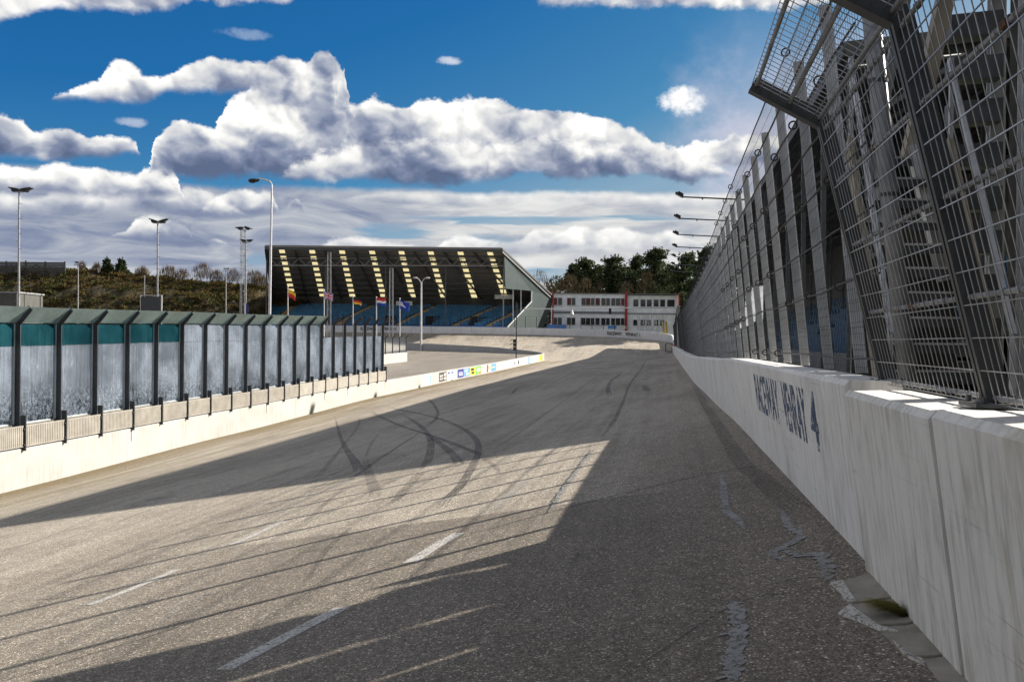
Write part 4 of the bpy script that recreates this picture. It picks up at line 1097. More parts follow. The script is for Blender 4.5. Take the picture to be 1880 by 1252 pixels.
# brown windbreak between the pole and the gate
m = MB(); m.prism([X2(1.35, 100, rtop(100)), X2(1.35, 131, 1.2), X2(1.35, 131, 4.0), X2(1.35, 100, 5.6)], NDIR * .06); m2 = MB()
for y in (102, 109, 116, 123, 130): m2.bar(X2(1.3, y, 1.1), X2(1.3, y, lerp(5.6, 4.0, (y - 100) / 31) + .1), .09, .09, NDIR)
simple('windbreak', 'dark brown screen fence beyond the pale square pole', 'fence', [('screen', m, M['noise_wall']), ('post', m2, 'steel_dark')], X2(1.35, 100, 1.2))
# boards behind the far wall
for px0, px1, py0, py1, m_, lb in [(1004, 1040, 596, 604, 'blue_board', 'blue barrier boards left of the white building foot'), (1116, 1132, 598, 604, 'b_sky', 'pale blue board behind the far wall by the red column'), (1137, 1150, 598, 604, 'frame_white', 'white board behind the far wall by the red column')]:
    a, c = W(px0, py1, 152), W(px1, py0, 152); m = MB(); m.prism([a, Vector((c.x, a.y, a.z)), c, Vector((a.x, a.y, c.z))], (0, .08, 0)); m2 = MB()
    for t in (.1, .5, .9): m2.bar(Vector((lerp(a.x, c.x, t), 152.1, 2.1)), Vector((lerp(a.x, c.x, t), 152.1, c.z)), .06, .06, (0, 1, 0))
    simple('trackside_board', lb, 'board', [('panel', m, m_), ('support', m2, 'galv')], a)

# ------------------------------------------------------------------ traffic light
d = 108; foot = W(947.5, 662, d); foot.z = pz(108) - .02
o = thing('traffic_light', foot, 'three-lamp black signal on a thin pole behind the left wall', 'traffic light')
m = MB(); top = W(948.5, 556, d); m.tube(foot, top, .07, 8); m.build('pole', M['steel_dark'], o)
for py in (626, 633, 640):
    p = W(944.5, py, d - .1); m = MB(); m.box(p, (.34, .34, .42)); m.tube(p + Vector((-.02, -.17, 0)), p + Vector((-.02, -.45, .06)), .17, 10, .15)
    m.bar(p + Vector((-.2, -.1, .2)), p + Vector((-.55, -.3, .0)), .2, .03); h_ = m.build('signal_head', M['steel_black'], o)
    m = MB(); m.tube(p + Vector((-.02, -.44, .0)), p + Vector((-.02, -.46, .0)), .12, 10); m.build('lens', M['win'], h_)

# ------------------------------------------------------------------ poles, masts, lamps
def floodmast(px, ytop, d, label, heads, steps=True, r=.11, group='floodlight masts on the left', pybase=575, lat=False):
    top = W(px, ytop, d); zf = pz(min(d, 130)); base = Vector((W(px, pybase, d).x - (0), d, zf))
    o = thing('floodlight_mast', base, label, 'floodlight mast', group)
    m = MB()
    if lat:
        hw = .28
        for a in (-1, 1):
            for c in (-1, 1): m.tube(base + Vector((a * hw, c * hw, 0)), top + Vector((a * hw * .8, c * hw * .8, 0)), .035, 6)
        n = int((top.z - base.z) / .7)
        for k in range(n):
            t = k / n; t2 = (k + 1) / n
            pa = base.lerp(top, t); pb = base.lerp(top, t2)
            for c in (-1, 1):
                sg = 1 if k % 2 else -1
                m.bar(pa + Vector((-hw * sg, c * hw, 0)), pb + Vector((hw * sg, c * hw, 0)), .03, .03); m.bar(pb + Vector((-hw, c * hw, 0)), pb + Vector((hw, c * hw, 0)), .03, .03)
        m.build('lattice_shaft', M['galv_dull'], o)
    else:
        m.tube(base, top, r, 10, r * .55)
        if steps:
            n = 16
            for k in range(n):
                p = base.lerp(top, .3 + .68 * k / n); s_ = 1 if k % 2 else -1; m.tube(p, p + Vector((s_ * .28, 0, 0)), .018, 5)
        m.build('pole', M['galv_dull'], o)
    m = MB(); m.bar(top + Vector((-.35, 0, .05)), top + Vector((.35, 0, .05)), .08, .08); m.build('cross_arm', M['galv_dull'], o)
    for sx, tilt, sz in heads:
        c = top + Vector((sx * .45 * sz, 0, .25)); ax = Vector((sx, 0, tilt)).normalized(); h = MB()
        nz = ax.cross(Vector((0, 1, 0)))
        if nz.z < 0: nz = -nz
        u0 = c - ax * .35 * sz; u1 = c + ax * .5 * sz
        h.prism([u0 - nz * .02, u1 - nz * .02, u1 + nz * .05, c + nz * .16 * sz, u0 + nz * .2 * sz][::1], Vector((0, .5 * sz, 0)))
        h.prism([u0 - nz * .02, c - nz * .2 * sz, c + ax * .1 - nz * .18 * sz, c + ax * .25 * sz - nz * .02], Vector((0, .35, 0)))
        h.build('lamp_head', M['steel_black'], o)
    return o
floodmast(35, 354, 70, 'tallest slim floodlight mast with two dark heads, nearest the left edge', [(-1, .35, 1.0), (1, .35, 1.0)])
floodmast(289.5, 411, 80, 'slim floodlight mast with two heads behind the dark scoreboard', [(-1, .5, .95), (1, .5, .95)])
floodmast(446.5, 423, 100, 'lattice floodlight mast left of the curved street lamp', [(-1, .1, 1.0), (1, -.15, 1.0)], lat=True)
floodmast(451.5, 446, 92, 'slim floodlight mast right in front of the lattice mast', [(-1, .3, .75), (1, .2, .75)])
floodmast(143.5, 487, 75, 'short pole with one small lamp against the hill, left of the scoreboard', [(-1, .0, .35)], False, .075)
floodmast(415, 497.5, 90, 'short pole with two small lamps against the hill, left of the lattice mast', [(-1, .2, .3), (1, .2, .3)], False, .09)
# lattice masts before the far stand
for px, yt, lb in ((604.5, 464, 'slim lattice mast with lamp before the left half of the far grandstand'), (718.5, 493, 'slim lattice mast with lamp before the middle of the far grandstand')):
    floodmast(px, yt, 128, lb, [(-1, .1, .7), (1, .1, .7)], lat=True, group='lattice masts before the far grandstand')
# curved street lamp
d = 60; base = Vector((W(494, 575, d).x, d, pz(d))); kn = W(499, 345, d)
o = thing('street_lamp', base, 'tall tapered street lamp with a curved arm and dark oval head', 'street lamp')
m = MB(); m.tube(base, kn, .115, 12, .06); arc = [kn, W(498.7, 338, d), W(495, 333, d), W(487, 330.5, d), W(474, 328, d)]; m.path(arc, .05, 8); m.build('pole', M['galv'], o)
m = MB(); hc = W(466, 331.5, d); ax = Vector((1, 0, .08)).normalized(); m.ball(hc, .40, .22, .13, 14); m.ball(hc + Vector((-.1, 0, -.05)), .28, .2, .14, 12); m.build('lamp_head', M['steel_black'], o, smooth=True)
# twin lamp on white pole
d = 133; base = Vector((W(773, 627, d).x, d, .0)); top = W(773.5, 518, d)
o = thing('street_lamp', base, 'white pole with two lamp heads on a Y bracket before the far grandstand', 'street lamp')
m = MB(); m.tube(base, top, .18, 10, .12); m.build('pole', M['white_pole'], o)
for sx in (-1, 1):
    m = MB(); e = top + Vector((sx * .45, 0, .5)); m.path([top - UP * .1, e, e + Vector((sx * .25, 0, .12))], .06, 6); a_ = m.build('lamp_arm', M['white_pole'], o)
    m = MB(); m.ball(e + Vector((sx * .5, 0, .14)), .38, .25, .13, 12); m.build('lamp_head', M['lamp_glass'], a_, smooth=True)
# flags
def wave_flag(o_px, o_py, wpx, hpx, d, fn_, mats, label, droop=0., skew=0., seed=0):
    A = W(o_px, o_py, d); w = wpx / FPX * d; h = hpx / FPX * d; nx, nz = 36, 24; m = MB()
    for j in range(nz + 1):
        for i in range(nx + 1):
            u, v = i / nx, j / nz
            x = u * w * (1 - .25 * droop); z = -v * h * (1 - .15 * u * skew) - u * w * droop - .05 * math.sin(u * 7 + seed) * h
            m.v.append((A.x + x, A.y + .12 * w * math.sin(u * 8 + v * 2 + seed) * u, A.z + z))
    for j in range(nz):
        for i in range(nx):
            a = j * (nx + 1) + i; m.f.append((a, a + 1, a + nx + 2, a + nx + 1)); m.m.append(fn_((i + .5) / nx, (j + .5) / nz))
    ob_ = m.build('flag', mats); sd = ob_.modifiers.new('thick', 'SOLIDIFY'); sd.thickness = .012
    return tag(ob_, label, 'flag', 'flags on white poles')
def flagpole(px, ytop, d, label):
    top = W(px, ytop, d); base = Vector((W(px + .5, 600, d).x, d, pz(d)))
    o = thing('flagpole', base, label, 'flagpole', 'white flagpoles before the far grandstand')
    m = MB(); m.tube(base, top, .085, 8, .055); m.build('pole', M['white_pole'], o); m = MB(); m.ball(top + UP * .05, .09, .09, .09, 8); m.build('finial', M['white_pole'], o)
FD = 112
for px, yt, lb in ((528.5, 527, 'white flagpole with the yellow and red flag'), (595, 533, 'white flagpole with the British flag'), (648, 545, 'white flagpole with the German flag'), (691, 546, 'white flagpole with the Dutch flag'), (734, 549, 'white flagpole with the blue flag')):
    flagpole(px, yt, FD, lb)
wave_flag(529.5, 530, 15, 14, FD, lambda u, v: 0 if v < .5 else 1, [M['f_yellow'], M['f_red']], 'drooping flag, yellow over red, leftmost of the row', .55, .5, 1)
def uk(u, v):
    x, y = (u - .5) * 2, (v - .5)
    if abs(x) < .10 or abs(y) < .10: return 1
    if abs(x) < .18 or abs(y) < .17: return 2
    dd = min(abs(y - x * .5), abs(y + x * .5))
    return 1 if dd < .045 else (2 if dd < .12 else 0)
wave_flag(595.8, 535, 17, 14, FD, uk, [M['f_blue'], M['f_red'], M['f_white']], 'British flag with red and white crosses on blue', .25, .3, 2)
wave_flag(648.8, 546, 16, 11, FD, lambda u, v: 0 if v < .33 else (1 if v < .66 else 2), [M['f_black'], M['f_red'], M['f_yellow']], 'German flag in black, red and gold', .28, .5, 0)
wave_flag(691.8, 547, 17, 14, FD, lambda u, v: 0 if v < .36 else (1 if v < .66 else 2), [M['f_red'], M['f_white'], M['f_blue']], 'Dutch flag in red, white and blue', .02, 0, 3)
def blue(u, v):
    if .5 < v < .62 and u < .55: return 1
    if .2 < v < .5 and u < .4:
        s_ = abs(((u / .4) * 2 % 1) - .5) * 2; t_ = abs((v - .35) / .15)
        if u < .2 and abs(s_ - t_) < .35: return 1
        if u >= .22 and (u < .27 or v > .42): return 1
    return 0
wave_flag(734.8, 551, 19, 17, FD, blue, [M['f_blue'], M['f_white']], 'blue flag with a white XL and stripe, rightmost of the row', .3, .5, 4)
wave_flag(449.5, 556, 7, 22, 88, lambda u, v: 0 if u < .35 else 1, [M['f_white'], M['f_navy']], 'furled blue and white flag beside the slim mast left of the street lamp', .4, .2, 1)
# scoreboard
d = 62; a, c = W(258, 571, d), W(297, 545, d); zb_ = pz(d)
o = thing('scoreboard', Vector(((a.x + c.x) / 2, d, zb_)), 'dark blank scoreboard on thin white legs before the hill', 'scoreboard')
m = MB(); m.box(((a.x + c.x) / 2, d, (a.z + c.z) / 2), (c.x - a.x - .1, .2, c.z - a.z)); m.build('panel', M['steel_dark'], o)
m = MB()
for x in (a.x, c.x): m.bar((x, d, zb_), (x, d, c.z + .12), .05, .06, (0, 1, 0))
m.bar((a.x, d, c.z + .1), (c.x, d, c.z + .1), .05, .05); m.build('frame', M['white_pole'], o)
m = MB(); p = W(265, 570, 64); m.tube(Vector((p.x, 64, pz(64))), W(265.5, 506, 64), .035, 6)
simple('thin_pole', 'thin bare pole behind the left edge of the scoreboard', 'pole', [('shaft', m, 'galv_dull')], Vector((p.x, 64, pz(64))))
# grey cabin at the left
a, c = W(-60, 575, 72), W(31, 538, 72); zb_ = pz(72); m = MB(); m.box(((a.x + c.x) / 2, 74, (zb_ + c.z) / 2), (c.x - a.x, 4, c.z - zb_)); m2 = MB(); m2.box(((a.x + c.x) / 2, 74, c.z + .06), (c.x - a.x + .2, 4.2, .12))
m3 = MB(); m3.box((c.x - .9, 71.98, zb_ + 1.1), (.9, .06, 2.1))
simple('site_cabin', 'grey flat-roofed cabin behind the left end of the glass fence', 'cabin', [('wall', m, 'fibre'), ('roof', m2, 'galv_dull'), ('door', m3, 'steel_dark')], Vector(((a.x + c.x) / 2, 74, zb_)))

# ------------------------------------------------------------------ hill, brush, timber barrier, trees
def hill_top(px):
    return interp([(-200, 486), (0, 490), (120, 494), (200, 499), (280, 508), (350, 517), (480, 526), (560, 535), (700, 560)], px)
hm = MB(); hx = [-240 + 10 * i for i in range(96)]; prof = [(0, 118, 0), (.18, 124, .1), (.45, 131, .4), (.75, 139, .75), (1.0, 147, 1.0), (1.0, 175, 1.0), (.2, 215, .2)]
# keep the hill behind the turn on the left only
HXY = []
for px in hx:
    rowv = []
    for j in range(22):
        t = j / 21
        y = lerp(152, 215, t) if px > 470 else lerp(150, 215, t)
        e = interp([(0, 0), (.08, .25), (.2, .72), (.32, .97), (.5, 1.0), (1, .9)], t)
        zt_ = W(px, hill_top(px), 170).z
        z = lerp(1.0, zt_, e) + .5 * math.sin(px * .13 + j) * e * .6 + rnd.uniform(-.25, .25) * (e > .1)
        rowv.append(Vector((W(px, 500, 175).x * (.86 + .3 * t), y, z)))
    HXY.append(rowv)
for rv in HXY: hm.v += [tuple(v) for v in rv]
for i in range(len(hx) - 1):
    for j in range(21): n = 22; hm.f.append((i * n + j, (i + 1) * n + j, (i + 1) * n + j + 1, i * n + j + 1)); hm.m.append(0)
tag(hm.build('hill', M['earth'], smooth=True), 'long earth bank covered with dry brush beyond the infield', 'hill', kind='structure')
def leaf(b, c, s, mi=None, up=.3):
    a = Vector((rnd.gauss(0, 1), rnd.gauss(0, 1), rnd.gauss(0, 1) + up)).normalized(); t = a.orthogonal().normalized(); u = a.cross(t)
    ang = rnd.random() * 6.28; t, u = t * math.cos(ang) + u * math.sin(ang), u * math.cos(ang) - t * math.sin(ang)
    w = s * rnd.uniform(.5, 1); h = s * rnd.uniform(.7, 1.3)
    b.add([c - t * w * .5, c + t * w * .5, c + t * w * .3 + u * h, c - t * w * .3 + u * h], [(0, 1, 2, 3)], mi)
bm_ = MB()
clump = []
for k in range(1900):
    i = 18 + rnd.randrange(62); j = rnd.choice([0, 1, 2, 3, 4, 5, 6, 7, 8, 9, 10]); p = HXY[i][j].lerp(HXY[i + 1][j + 1], rnd.random())
    rr = rnd.uniform(.5, 1.6); g_ = 1 if rnd.random() < .33 else 0
    for q in range(32):
        a = rnd.random() * 6.28; rad = rr * math.sqrt(rnd.random()); leaf(bm_, p + Vector((math.cos(a) * rad, math.sin(a) * rad, rnd.random() * rr * .55 - .1)), .34, g_)
tag(bm_.build('brush', [M['brush'], M['brush_green']]), 'dry brown and green brush covering the earth bank', 'brush', kind='stuff')
# timber barrier on the hill
a = W(-60, 500, 168); c = W(119, 503, 168); tb = thing('timber_barrier', a, 'dark panelled barrier on top of the earth bank at the left edge', 'fence')
zt_ = W(60, 481, 168).z; zb_ = W(60, 505, 168).z
n = 5
for i in range(n):
    x0, x1 = lerp(a.x, c.x, i / n), lerp(a.x, c.x, (i + 1) / n); m = MB()
    for k in range(8): m.box(((x0 + x1) / 2, 168, zb_ + (k + .5) * (zt_ - zb_) / 8), (x1 - x0 - .2, .12, (zt_ - zb_) / 8 - .03))
    m.build('panel', M['noise_wall'], tb)
for i in range(n + 1):
    m = MB(); x = lerp(a.x, c.x, i / n); m.box((x, 168, (zb_ + zt_) / 2 + (.0 if i != 3 else .1)), (.22, .28, zt_ - zb_ + .3)); m.build('post', M['steel_dark'], tb)

def pine(px, ytop, d, spread, label, crown0=.35, dens=1.0, zbase=2.2, group='trees behind the white building', layered=False, mat='pine'):
    top = W(px, ytop, d); base = Vector((top.x, d, zbase)); H = top.z - zbase
    o = thing('pine_tree', base, label, 'tree', group)
    m = MB(); lean = Vector((rnd.uniform(-.3, .3), rnd.uniform(-.3, .3), 0))
    m.tube(base, base + lean + UP * H * .95, H * .018, 8, H * .004)
    nl = 22
    tips = []
    for k in range(nl):
        t = crown0 + (1 - crown0) * (k + rnd.random()) / nl; r = spread * (math.sin(min(1, (1 - t) / (1 - crown0) * 1.15 + .08) * math.pi * .62)) * rnd.uniform(.55, 1.1)
        if layered: r = spread * (1 - t) / (1 - crown0) * rnd.uniform(.75, 1.05) + .15
        a = k * 2.4 + rnd.uniform(-.4, .4); p0 = base + lean * t + UP * H * (t - .03); p1 = base + lean * t + Vector((math.cos(a) * r, math.sin(a) * r, H * t + rnd.uniform(-.02, .03) * H))
        m.tube(p0, p1, H * .006, 5, H * .002); tips.append((p0, p1, r))
    m.build('trunk', M['bark'], o)
    m = MB()
    for p0, p1, r in tips:
        for q in range(int((9 if not layered else 5) * dens)):
            c = p0.lerp(p1, .15 + .85 * rnd.random()) + Vector((rnd.gauss(0, .32), rnd.gauss(0, .32), rnd.gauss(0, .22))) * (.5 + r * .22)
            cr = rnd.uniform(.45, 1.05) * (.6 + .15 * spread) * (.42 if layered else 1)
            for z in range(26):
                v = Vector((rnd.gauss(0, 1), rnd.gauss(0, 1), rnd.gauss(0, .6))); v = v.normalized() * cr * (rnd.random() ** .4)
                leaf(m, c + v, .34 + .03 * spread)
    for q in range(10):
        c = base + lean + UP * H * (1 - .05 * rnd.random())
        for z in range(6): leaf(m, c + Vector((rnd.gauss(0, .25), rnd.gauss(0, .25), rnd.gauss(0, .25))), .35)
    m.build('crown', M[mat], o)
    return o
def bare(px, ytop, d, spread, label, zbase=2.2, group='trees behind the white building', name='bare_tree'):
    top = W(px, ytop, d); base = Vector((top.x, d, zbase)); H = max(1.5, top.z - zbase)
    o = thing(name, base, label, 'tree' if name == 'bare_tree' else 'shrub', group); m = MB(); tw = MB()
    def grow(p, dr, L, r, lv):
        q = p + dr * L
        (m if lv < 3 else tw).tube(p, q, r, 5 if lv < 3 else 3, r * .6, cap=False)
        if lv >= 5: return
        for k in range(rnd.choice([2, 3]) if lv < 4 else 3):
            nd = (dr + Vector((rnd.gauss(0, .42), rnd.gauss(0, .42), rnd.gauss(.12, .25)))).normalized(); grow(q, nd, L * rnd.uniform(.62, .85), r * .6, lv + 1)
    if name == 'bare_tree': grow(base, Vector((0, 0, 1)), H * .3, H * .014, 0)
    else:
        for k in range(4): grow(base + Vector((rnd.uniform(-.4, .4) * spread, rnd.uniform(-.3, .3), 0)), Vector((rnd.gauss(0, .3), rnd.gauss(0, .3), 1)).normalized(), H * .25, H * .014, 1)
    m.build('trunk', M['bark'], o)
    for q in range(int(260 * spread)):
        a = rnd.random() * 6.28; rad = spread * math.sqrt(rnd.random()); hz = rnd.uniform(.25, .98); rad *= math.sin(hz * 3.0) * .9 + .15
        c = base + Vector((math.cos(a) * rad, math.sin(a) * rad, H * hz)); dv = Vector((rnd.gauss(0, .35), rnd.gauss(0, .35), 1)).normalized() * rnd.uniform(.5, 1.1); sd = Vector((dv.y, -dv.x, .1)).normalized() * .035
        tw.add([c - sd, c + sd, c + dv + sd * .3, c + dv - sd * .3], [(0, 1, 2, 3)])
    tw.build('crown', M['twig'], o)
    return o
pine(1078, 478, 192, 5.2, 'broad pine behind the left part of the white building')
pine(1053, 486, 198, 3.0, 'thin pine at the left of the pine group, above bare trees', .45)
pine(1123, 474, 195, 6.2, 'widest round pine behind the middle of the white building', .3, 1.15)
pine(1168, 473, 205, 4.8, 'pine with gaps between the round one and the tallest one', .4, .8)
pine(1201, 456, 195, 5.8, 'tallest pine behind the right part of the white building', .3, 1.15)
pine(1296, 458, 152, 3.2, 'dark pine crossed by the floodlight arms, next to the fence top', .2, 1.4)
pine(1318, 462, 150, 4.0, 'dark pine partly hidden by the top of the right fence', .2, 1.3)
pine(1258, 468, 188, 5.6, 'wide dark pine just right of the white building, behind the floodlight heads', .2, 1.3)
pine(1228, 487, 210, 3.4, 'small pine in the gap right of the tallest pine', .35)
wm = MB()
for k in range(520):
    px = rnd.uniform(985, 1330); d = rnd.uniform(208, 226); top_ = interp([(985, 560), (1010, 520), (1060, 505), (1130, 500), (1210, 496), (1330, 500)], px); p = W(px, rnd.uniform(top_, 612), d); p.z = max(p.z, 2.2); rr = rnd.uniform(.8, 2.2); g_ = 0 if rnd.random() < .5 else 1
    for q in range(34):
        v = Vector((rnd.gauss(0, 1), rnd.gauss(0, 1), rnd.gauss(0, 1))).normalized() * rr * rnd.random() ** .4; leaf(wm, p + v, .6, g_)
tag(wm.build('woodland', [M['pine'], M['twig']]), 'mixed brown and green woodland filling in behind the pines', 'woodland', kind='stuff')
for px, yt, d, sp, lb in ((992, 497, 190, 3.0, 'bare tree rising just right of the far grandstand gable'), (1020, 508, 188, 3.0, 'low bare tree at the left end of the white building'), (1046, 505, 184, 3.4, 'spreading bare tree above the left windows of the white building'),
                          (1075, 512, 186, 3.0, 'bare brown tree in front of the broad pine'), (1100, 520, 188, 2.4, 'small bare tree between the broad and the round pine'), (1150, 520, 188, 2.6, 'bare brown tree above the red column'), (1188, 500, 187, 2.6, 'slim bare tree before the tallest pine')):
    bare(px, yt, d, sp, lb)
def hz(px): return W(px, hill_top(px), 170).z - .4
pine(197, 479, 172, 1.3, 'left one of two small firs on the earth bank', .12, .8, hz(197), 'small firs on the bank', True)
pine(222, 478.5, 172, 1.35, 'right one of two small firs on the earth bank', .12, .8, hz(222), 'small firs on the bank', True)
for px, yt, sp, lb in ((150, 486, .8, 'small bare shrub on the bank right of the timber barrier'), (178, 489, .9, 'low shrub left of the two small firs'), (262, 495, 1.4, 'bare shrub between the firs and the mast on the bank'), (310, 493, 1.8, 'dark bushy shrub just right of the mast on the bank'), (335, 499, 1.5, 'low shrub in the dip of the bank crest'),
                       (372, 487, 2.0, 'tallest bare shrub on the bank crest'), (398, 500, 1.5, 'shrub right of the tallest bare one on the bank'), (428, 498, 1.7, 'bare shrub left of the lattice mast on the bank'), (468, 501, 2.2, 'bare thicket between the lattice mast and the far grandstand'), (480, 512, 2.0, 'low thicket touching the left side of the far grandstand')):
    bare(px, yt, 170, sp, lb, hz(px), 'shrubs on the bank crest', 'bare_shrub')

# ------------------------------------------------------------------ sun, sky
AZ, EL = R(62), R(29)
sd = Vector((math.sin(AZ) * math.cos(EL), math.cos(AZ) * math.cos(EL), math.sin(EL)))
L = bpy.data.lights.new('sun', 'SUN'); L.energy = 5.0; L.angle = R(.53); L.color = (1, .925, .82)
so = bpy.data.objects.new('sun', L); COL.objects.link(so); so.rotation_euler = sd.to_track_quat('Z', 'Y').to_euler(); so.location = (60, 40, 60)
#SKY
wd = bpy.data.worlds.new('World'); scene.world = wd; wd.use_nodes = True
t = NT.__new__(NT); t.t = wd.node_tree; t.t.nodes.clear()
t.out = t.n('ShaderNodeOutputWorld')
sky = t.n('ShaderNodeTexSky', sky_type='NISHITA'); sky.sun_disc = False; sky.sun_elevation = EL; sky.sun_rotation = AZ; sky.dust_density = .6; sky.ozone_density = 2.0
dirv = t.n('ShaderNodeTexCoord').outputs['Generated']
def vscale(v, s):
    nd = t.n('ShaderNodeVectorMath', operation='SCALE'); t.set(nd, 0, v); t.set(nd, 'Scale', s); return nd.outputs[0]
def vadd(a, b):
    nd = t.n('ShaderNodeVectorMath', operation='ADD'); t.set(nd, 0, a); t.set(nd, 1, b); return nd.outputs[0]
sx = t.n('ShaderNodeSeparateXYZ'); t.set(sx, 0, dirv)
DEG = 180 / math.pi
azi = t.math('MULTIPLY', t.math('ARCTAN2', sx.outputs[0], sx.outputs[1]), DEG)
ele = t.math('MULTIPLY', t.math('ARCSINE', sx.outputs[2]), DEG)
AX = t.math('MULTIPLY_ADD', azi, 1 / 66, .5, clamp=True)
def ang(px, py):
    r = Vector(ray(px, py)).normalized(); return math.degrees(math.atan2(r.x, r.y)), math.degrees(math.asin(r.z))
def curve(pts, pert=None):
    nd = t.n('ShaderNodeFloatCurve'); c = nd.mapping.curves[0]; nd.mapping.use_clip = True
    P_ = []
    for px, py in pts:
        a, e = ang(px, py); P_.append((min(1, max(0, a / 66 + .5)), (e + 5) / 30))
    P_.sort(); ded = []
    for p in P_:
        if not ded or p[0] - ded[-1][0] > .0015: ded.append(p)
    P_ = ded
    while len(c.points) < len(P_): c.points.new(.5, .5)
    for q, p in zip(c.points, P_): q.location = p; q.handle_type = 'AUTO_CLAMPED'
    nd.mapping.update(); t.set(nd, 'Factor', 1.0); t.set(nd, 'Value', pert if pert is not None else AX)
    return t.math('MULTIPLY_ADD', nd.outputs[0], 30, -5)
stretch = t.n('ShaderNodeVectorMath', operation='MULTIPLY'); t.set(stretch, 0, dirv); stretch.inputs[1].default_value = (1, 1, 1.25)
dv = stretch.outputs[0]
nA = t.noise(dv, 9, 10, .6)
nB = t.noise(vadd(dv, (.37, 1.1, .2)), 46, 9, .68)
wob = t.n('ShaderNodeTexNoise'); t.set(wob, 'Vector', dv); t.set(wob, 'Scale', 22); t.set(wob, 'Detail', 5); 
wv = t.n('ShaderNodeVectorMath', operation='MULTIPLY_ADD'); t.set(wv, 0, wob.outputs['Color']); wv.inputs[1].default_value = (.035, .035, .035); t.set(wv, 2, dv)
def puff(v, sc=38, det=3.0):
    nd = t.n('ShaderNodeTexVoronoi', feature='F1'); t.set(nd, 'Vector', v); t.set(nd, 'Scale', sc); t.set(nd, 'Detail', det); t.set(nd, 'Roughness', .52); t.set(nd, 'Lacunarity', 2.3)
    nd.normalize = True
    return t.math('SUBTRACT', 1.0, nd.outputs['Distance'])
pv = puff(wv.outputs[0])
pl1 = puff(wv.outputs[0], 30, .6)
SUNV = Vector((.55, 0, .84)) * .009
pl2 = puff(vadd(wv.outputs[0], tuple(SUNV)), 30, .6)
lit = t.math('SUBTRACT', pl1, pl2)
nL1 = t.noise(wv.outputs[0], 11, 4, .5)
nL2 = t.noise(vadd(wv.outputs[0], tuple(SUNV * 2.6)), 11, 4, .5)
litA = t.math('SUBTRACT', nL1, nL2)
pert = t.math('ADD', t.math('MULTIPLY', t.math('SUBTRACT', pv, .62), 2.3), t.math('MULTIPLY', t.math('SUBTRACT', nA, .5), 2.8))
pert = t.math('ADD', pert, t.math('MULTIPLY', t.math('SUBTRACT', nB, .5), 1.1))
AXw = t.math('ADD', AX, t.math('MULTIPLY', t.math('SUBTRACT', nB, .5), .012))
def layer(tops, bots, st=.35, sb=.7, amp=1.0, ampb=.8):
    T = curve(tops, AXw); B = curve(bots, AXw)
    a = t.math('DIVIDE', t.math('SUBTRACT', t.math('ADD', T, t.math('MULTIPLY', pert, amp)), ele), st)
    b = t.math('DIVIDE', t.math('SUBTRACT', ele, t.math('SUBTRACT', B, t.math('MULTIPLY', pert, ampb))), sb)
    al = t.sm(t.math('MINIMUM', a, b), 0, 1)
    h = t.math('DIVIDE', t.math('SUBTRACT', ele, B), t.math('MAXIMUM', t.math('SUBTRACT', T, B), .4), clamp=True)
    return al, h
def shade(h, kh=.62, base=.16, klit=.8, kA=2.2):
    s = t.math('ADD', t.math('MULTIPLY', h, kh), base)
    s = t.math('ADD', s, t.math('MULTIPLY', lit, klit)); s = t.math('ADD', s, t.math('MULTIPLY', litA, kA))
    s = t.math('ADD', s, t.math('MULTIPLY', t.math('SUBTRACT', nB, .5), .16))
    return t.ramp(s, [(0.0, (.09, .12, .205)), (.25, (.175, .21, .31)), (.46, (.37, .395, .46)), (.68, (.66, .66, .65)), (.9, (.90, .88, .85))])
# clear sky: physical sky, deepened as through a polarising filter
c0 = vscale(sky.outputs[0], .2)
sg = t.n('ShaderNodeSeparateColor'); t.set(sg, 0, c0)
col = t.ramp(sg.outputs[1], [(.0, (.001, .028, .14)), (.30, (.004, .066, .235)), (.55, (.014, .120, .32)), (.8, (.055, .205, .385)), (1, (.20, .32, .43))])
def put(col, al, c): return t.mix(al, col, c)
# thin high veil, right of the middle
veil = t.math('MULTIPLY', t.sm(t.math('ADD', azi, t.math('MULTIPLY', t.math('SUBTRACT', nA, .5), 10)), 9.5, 15), t.math('MULTIPLY', t.sm(ele, 22, 13), t.sm(nA, .38, .58, .5, .95)))
col = put(col, veil, (.46, .47, .57))
# low stratiform cloud down to the horizon
bandv = t.n('ShaderNodeCombineXYZ'); t.set(bandv, 0, t.math('MULTIPLY', azi, .13)); t.set(bandv, 1, t.math('MULTIPLY_ADD', ele, .62, t.math('MULTIPLY', nA, .7)))
bn = t.noise(bandv.outputs[0], 1.3, 6, .55, .8)
fine = t.n('ShaderNodeCombineXYZ'); t.set(fine, 0, t.math('MULTIPLY', azi, .10)); t.set(fine, 1, t.math('MULTIPLY_ADD', ele, 1.5, t.math('MULTIPLY', nA, 1.2)))
bf = t.noise(fine.outputs[0], 1.1, 5, .5, .3)
low_top = curve([(-200, 300), (0, 300), (100, 304), (180, 312), (250, 318), (300, 312), (330, 335), (420, 342), (520, 335), (640, 342), (760, 345), (880, 352), (1000, 350), (1120, 350), (1300, 352), (1420, 350), (1800, 340)], AXw)
al = t.sm(t.math('SUBTRACT', t.math('ADD', low_top, t.math('MULTIPLY', pert, .22)), ele), -.05, .5)
right = t.sm(azi, -15, 0)
def gap(px, py, rx, ry):
    a_, e_ = ang(px, py); dx = t.math('DIVIDE', t.math('SUBTRACT', azi, a_), rx); dy = t.math('DIVIDE', t.math('SUBTRACT', ele, t.math('ADD', t.math('MULTIPLY', t.math('SUBTRACT', bf, .5), 1.1), e_)), ry)
    return t.sm(t.math('ADD', t.math('MULTIPLY', dx, dx), t.math('MULTIPLY', dy, dy)), 1.2, .2)
gaps = gap(930, 404, 7.5, .34)
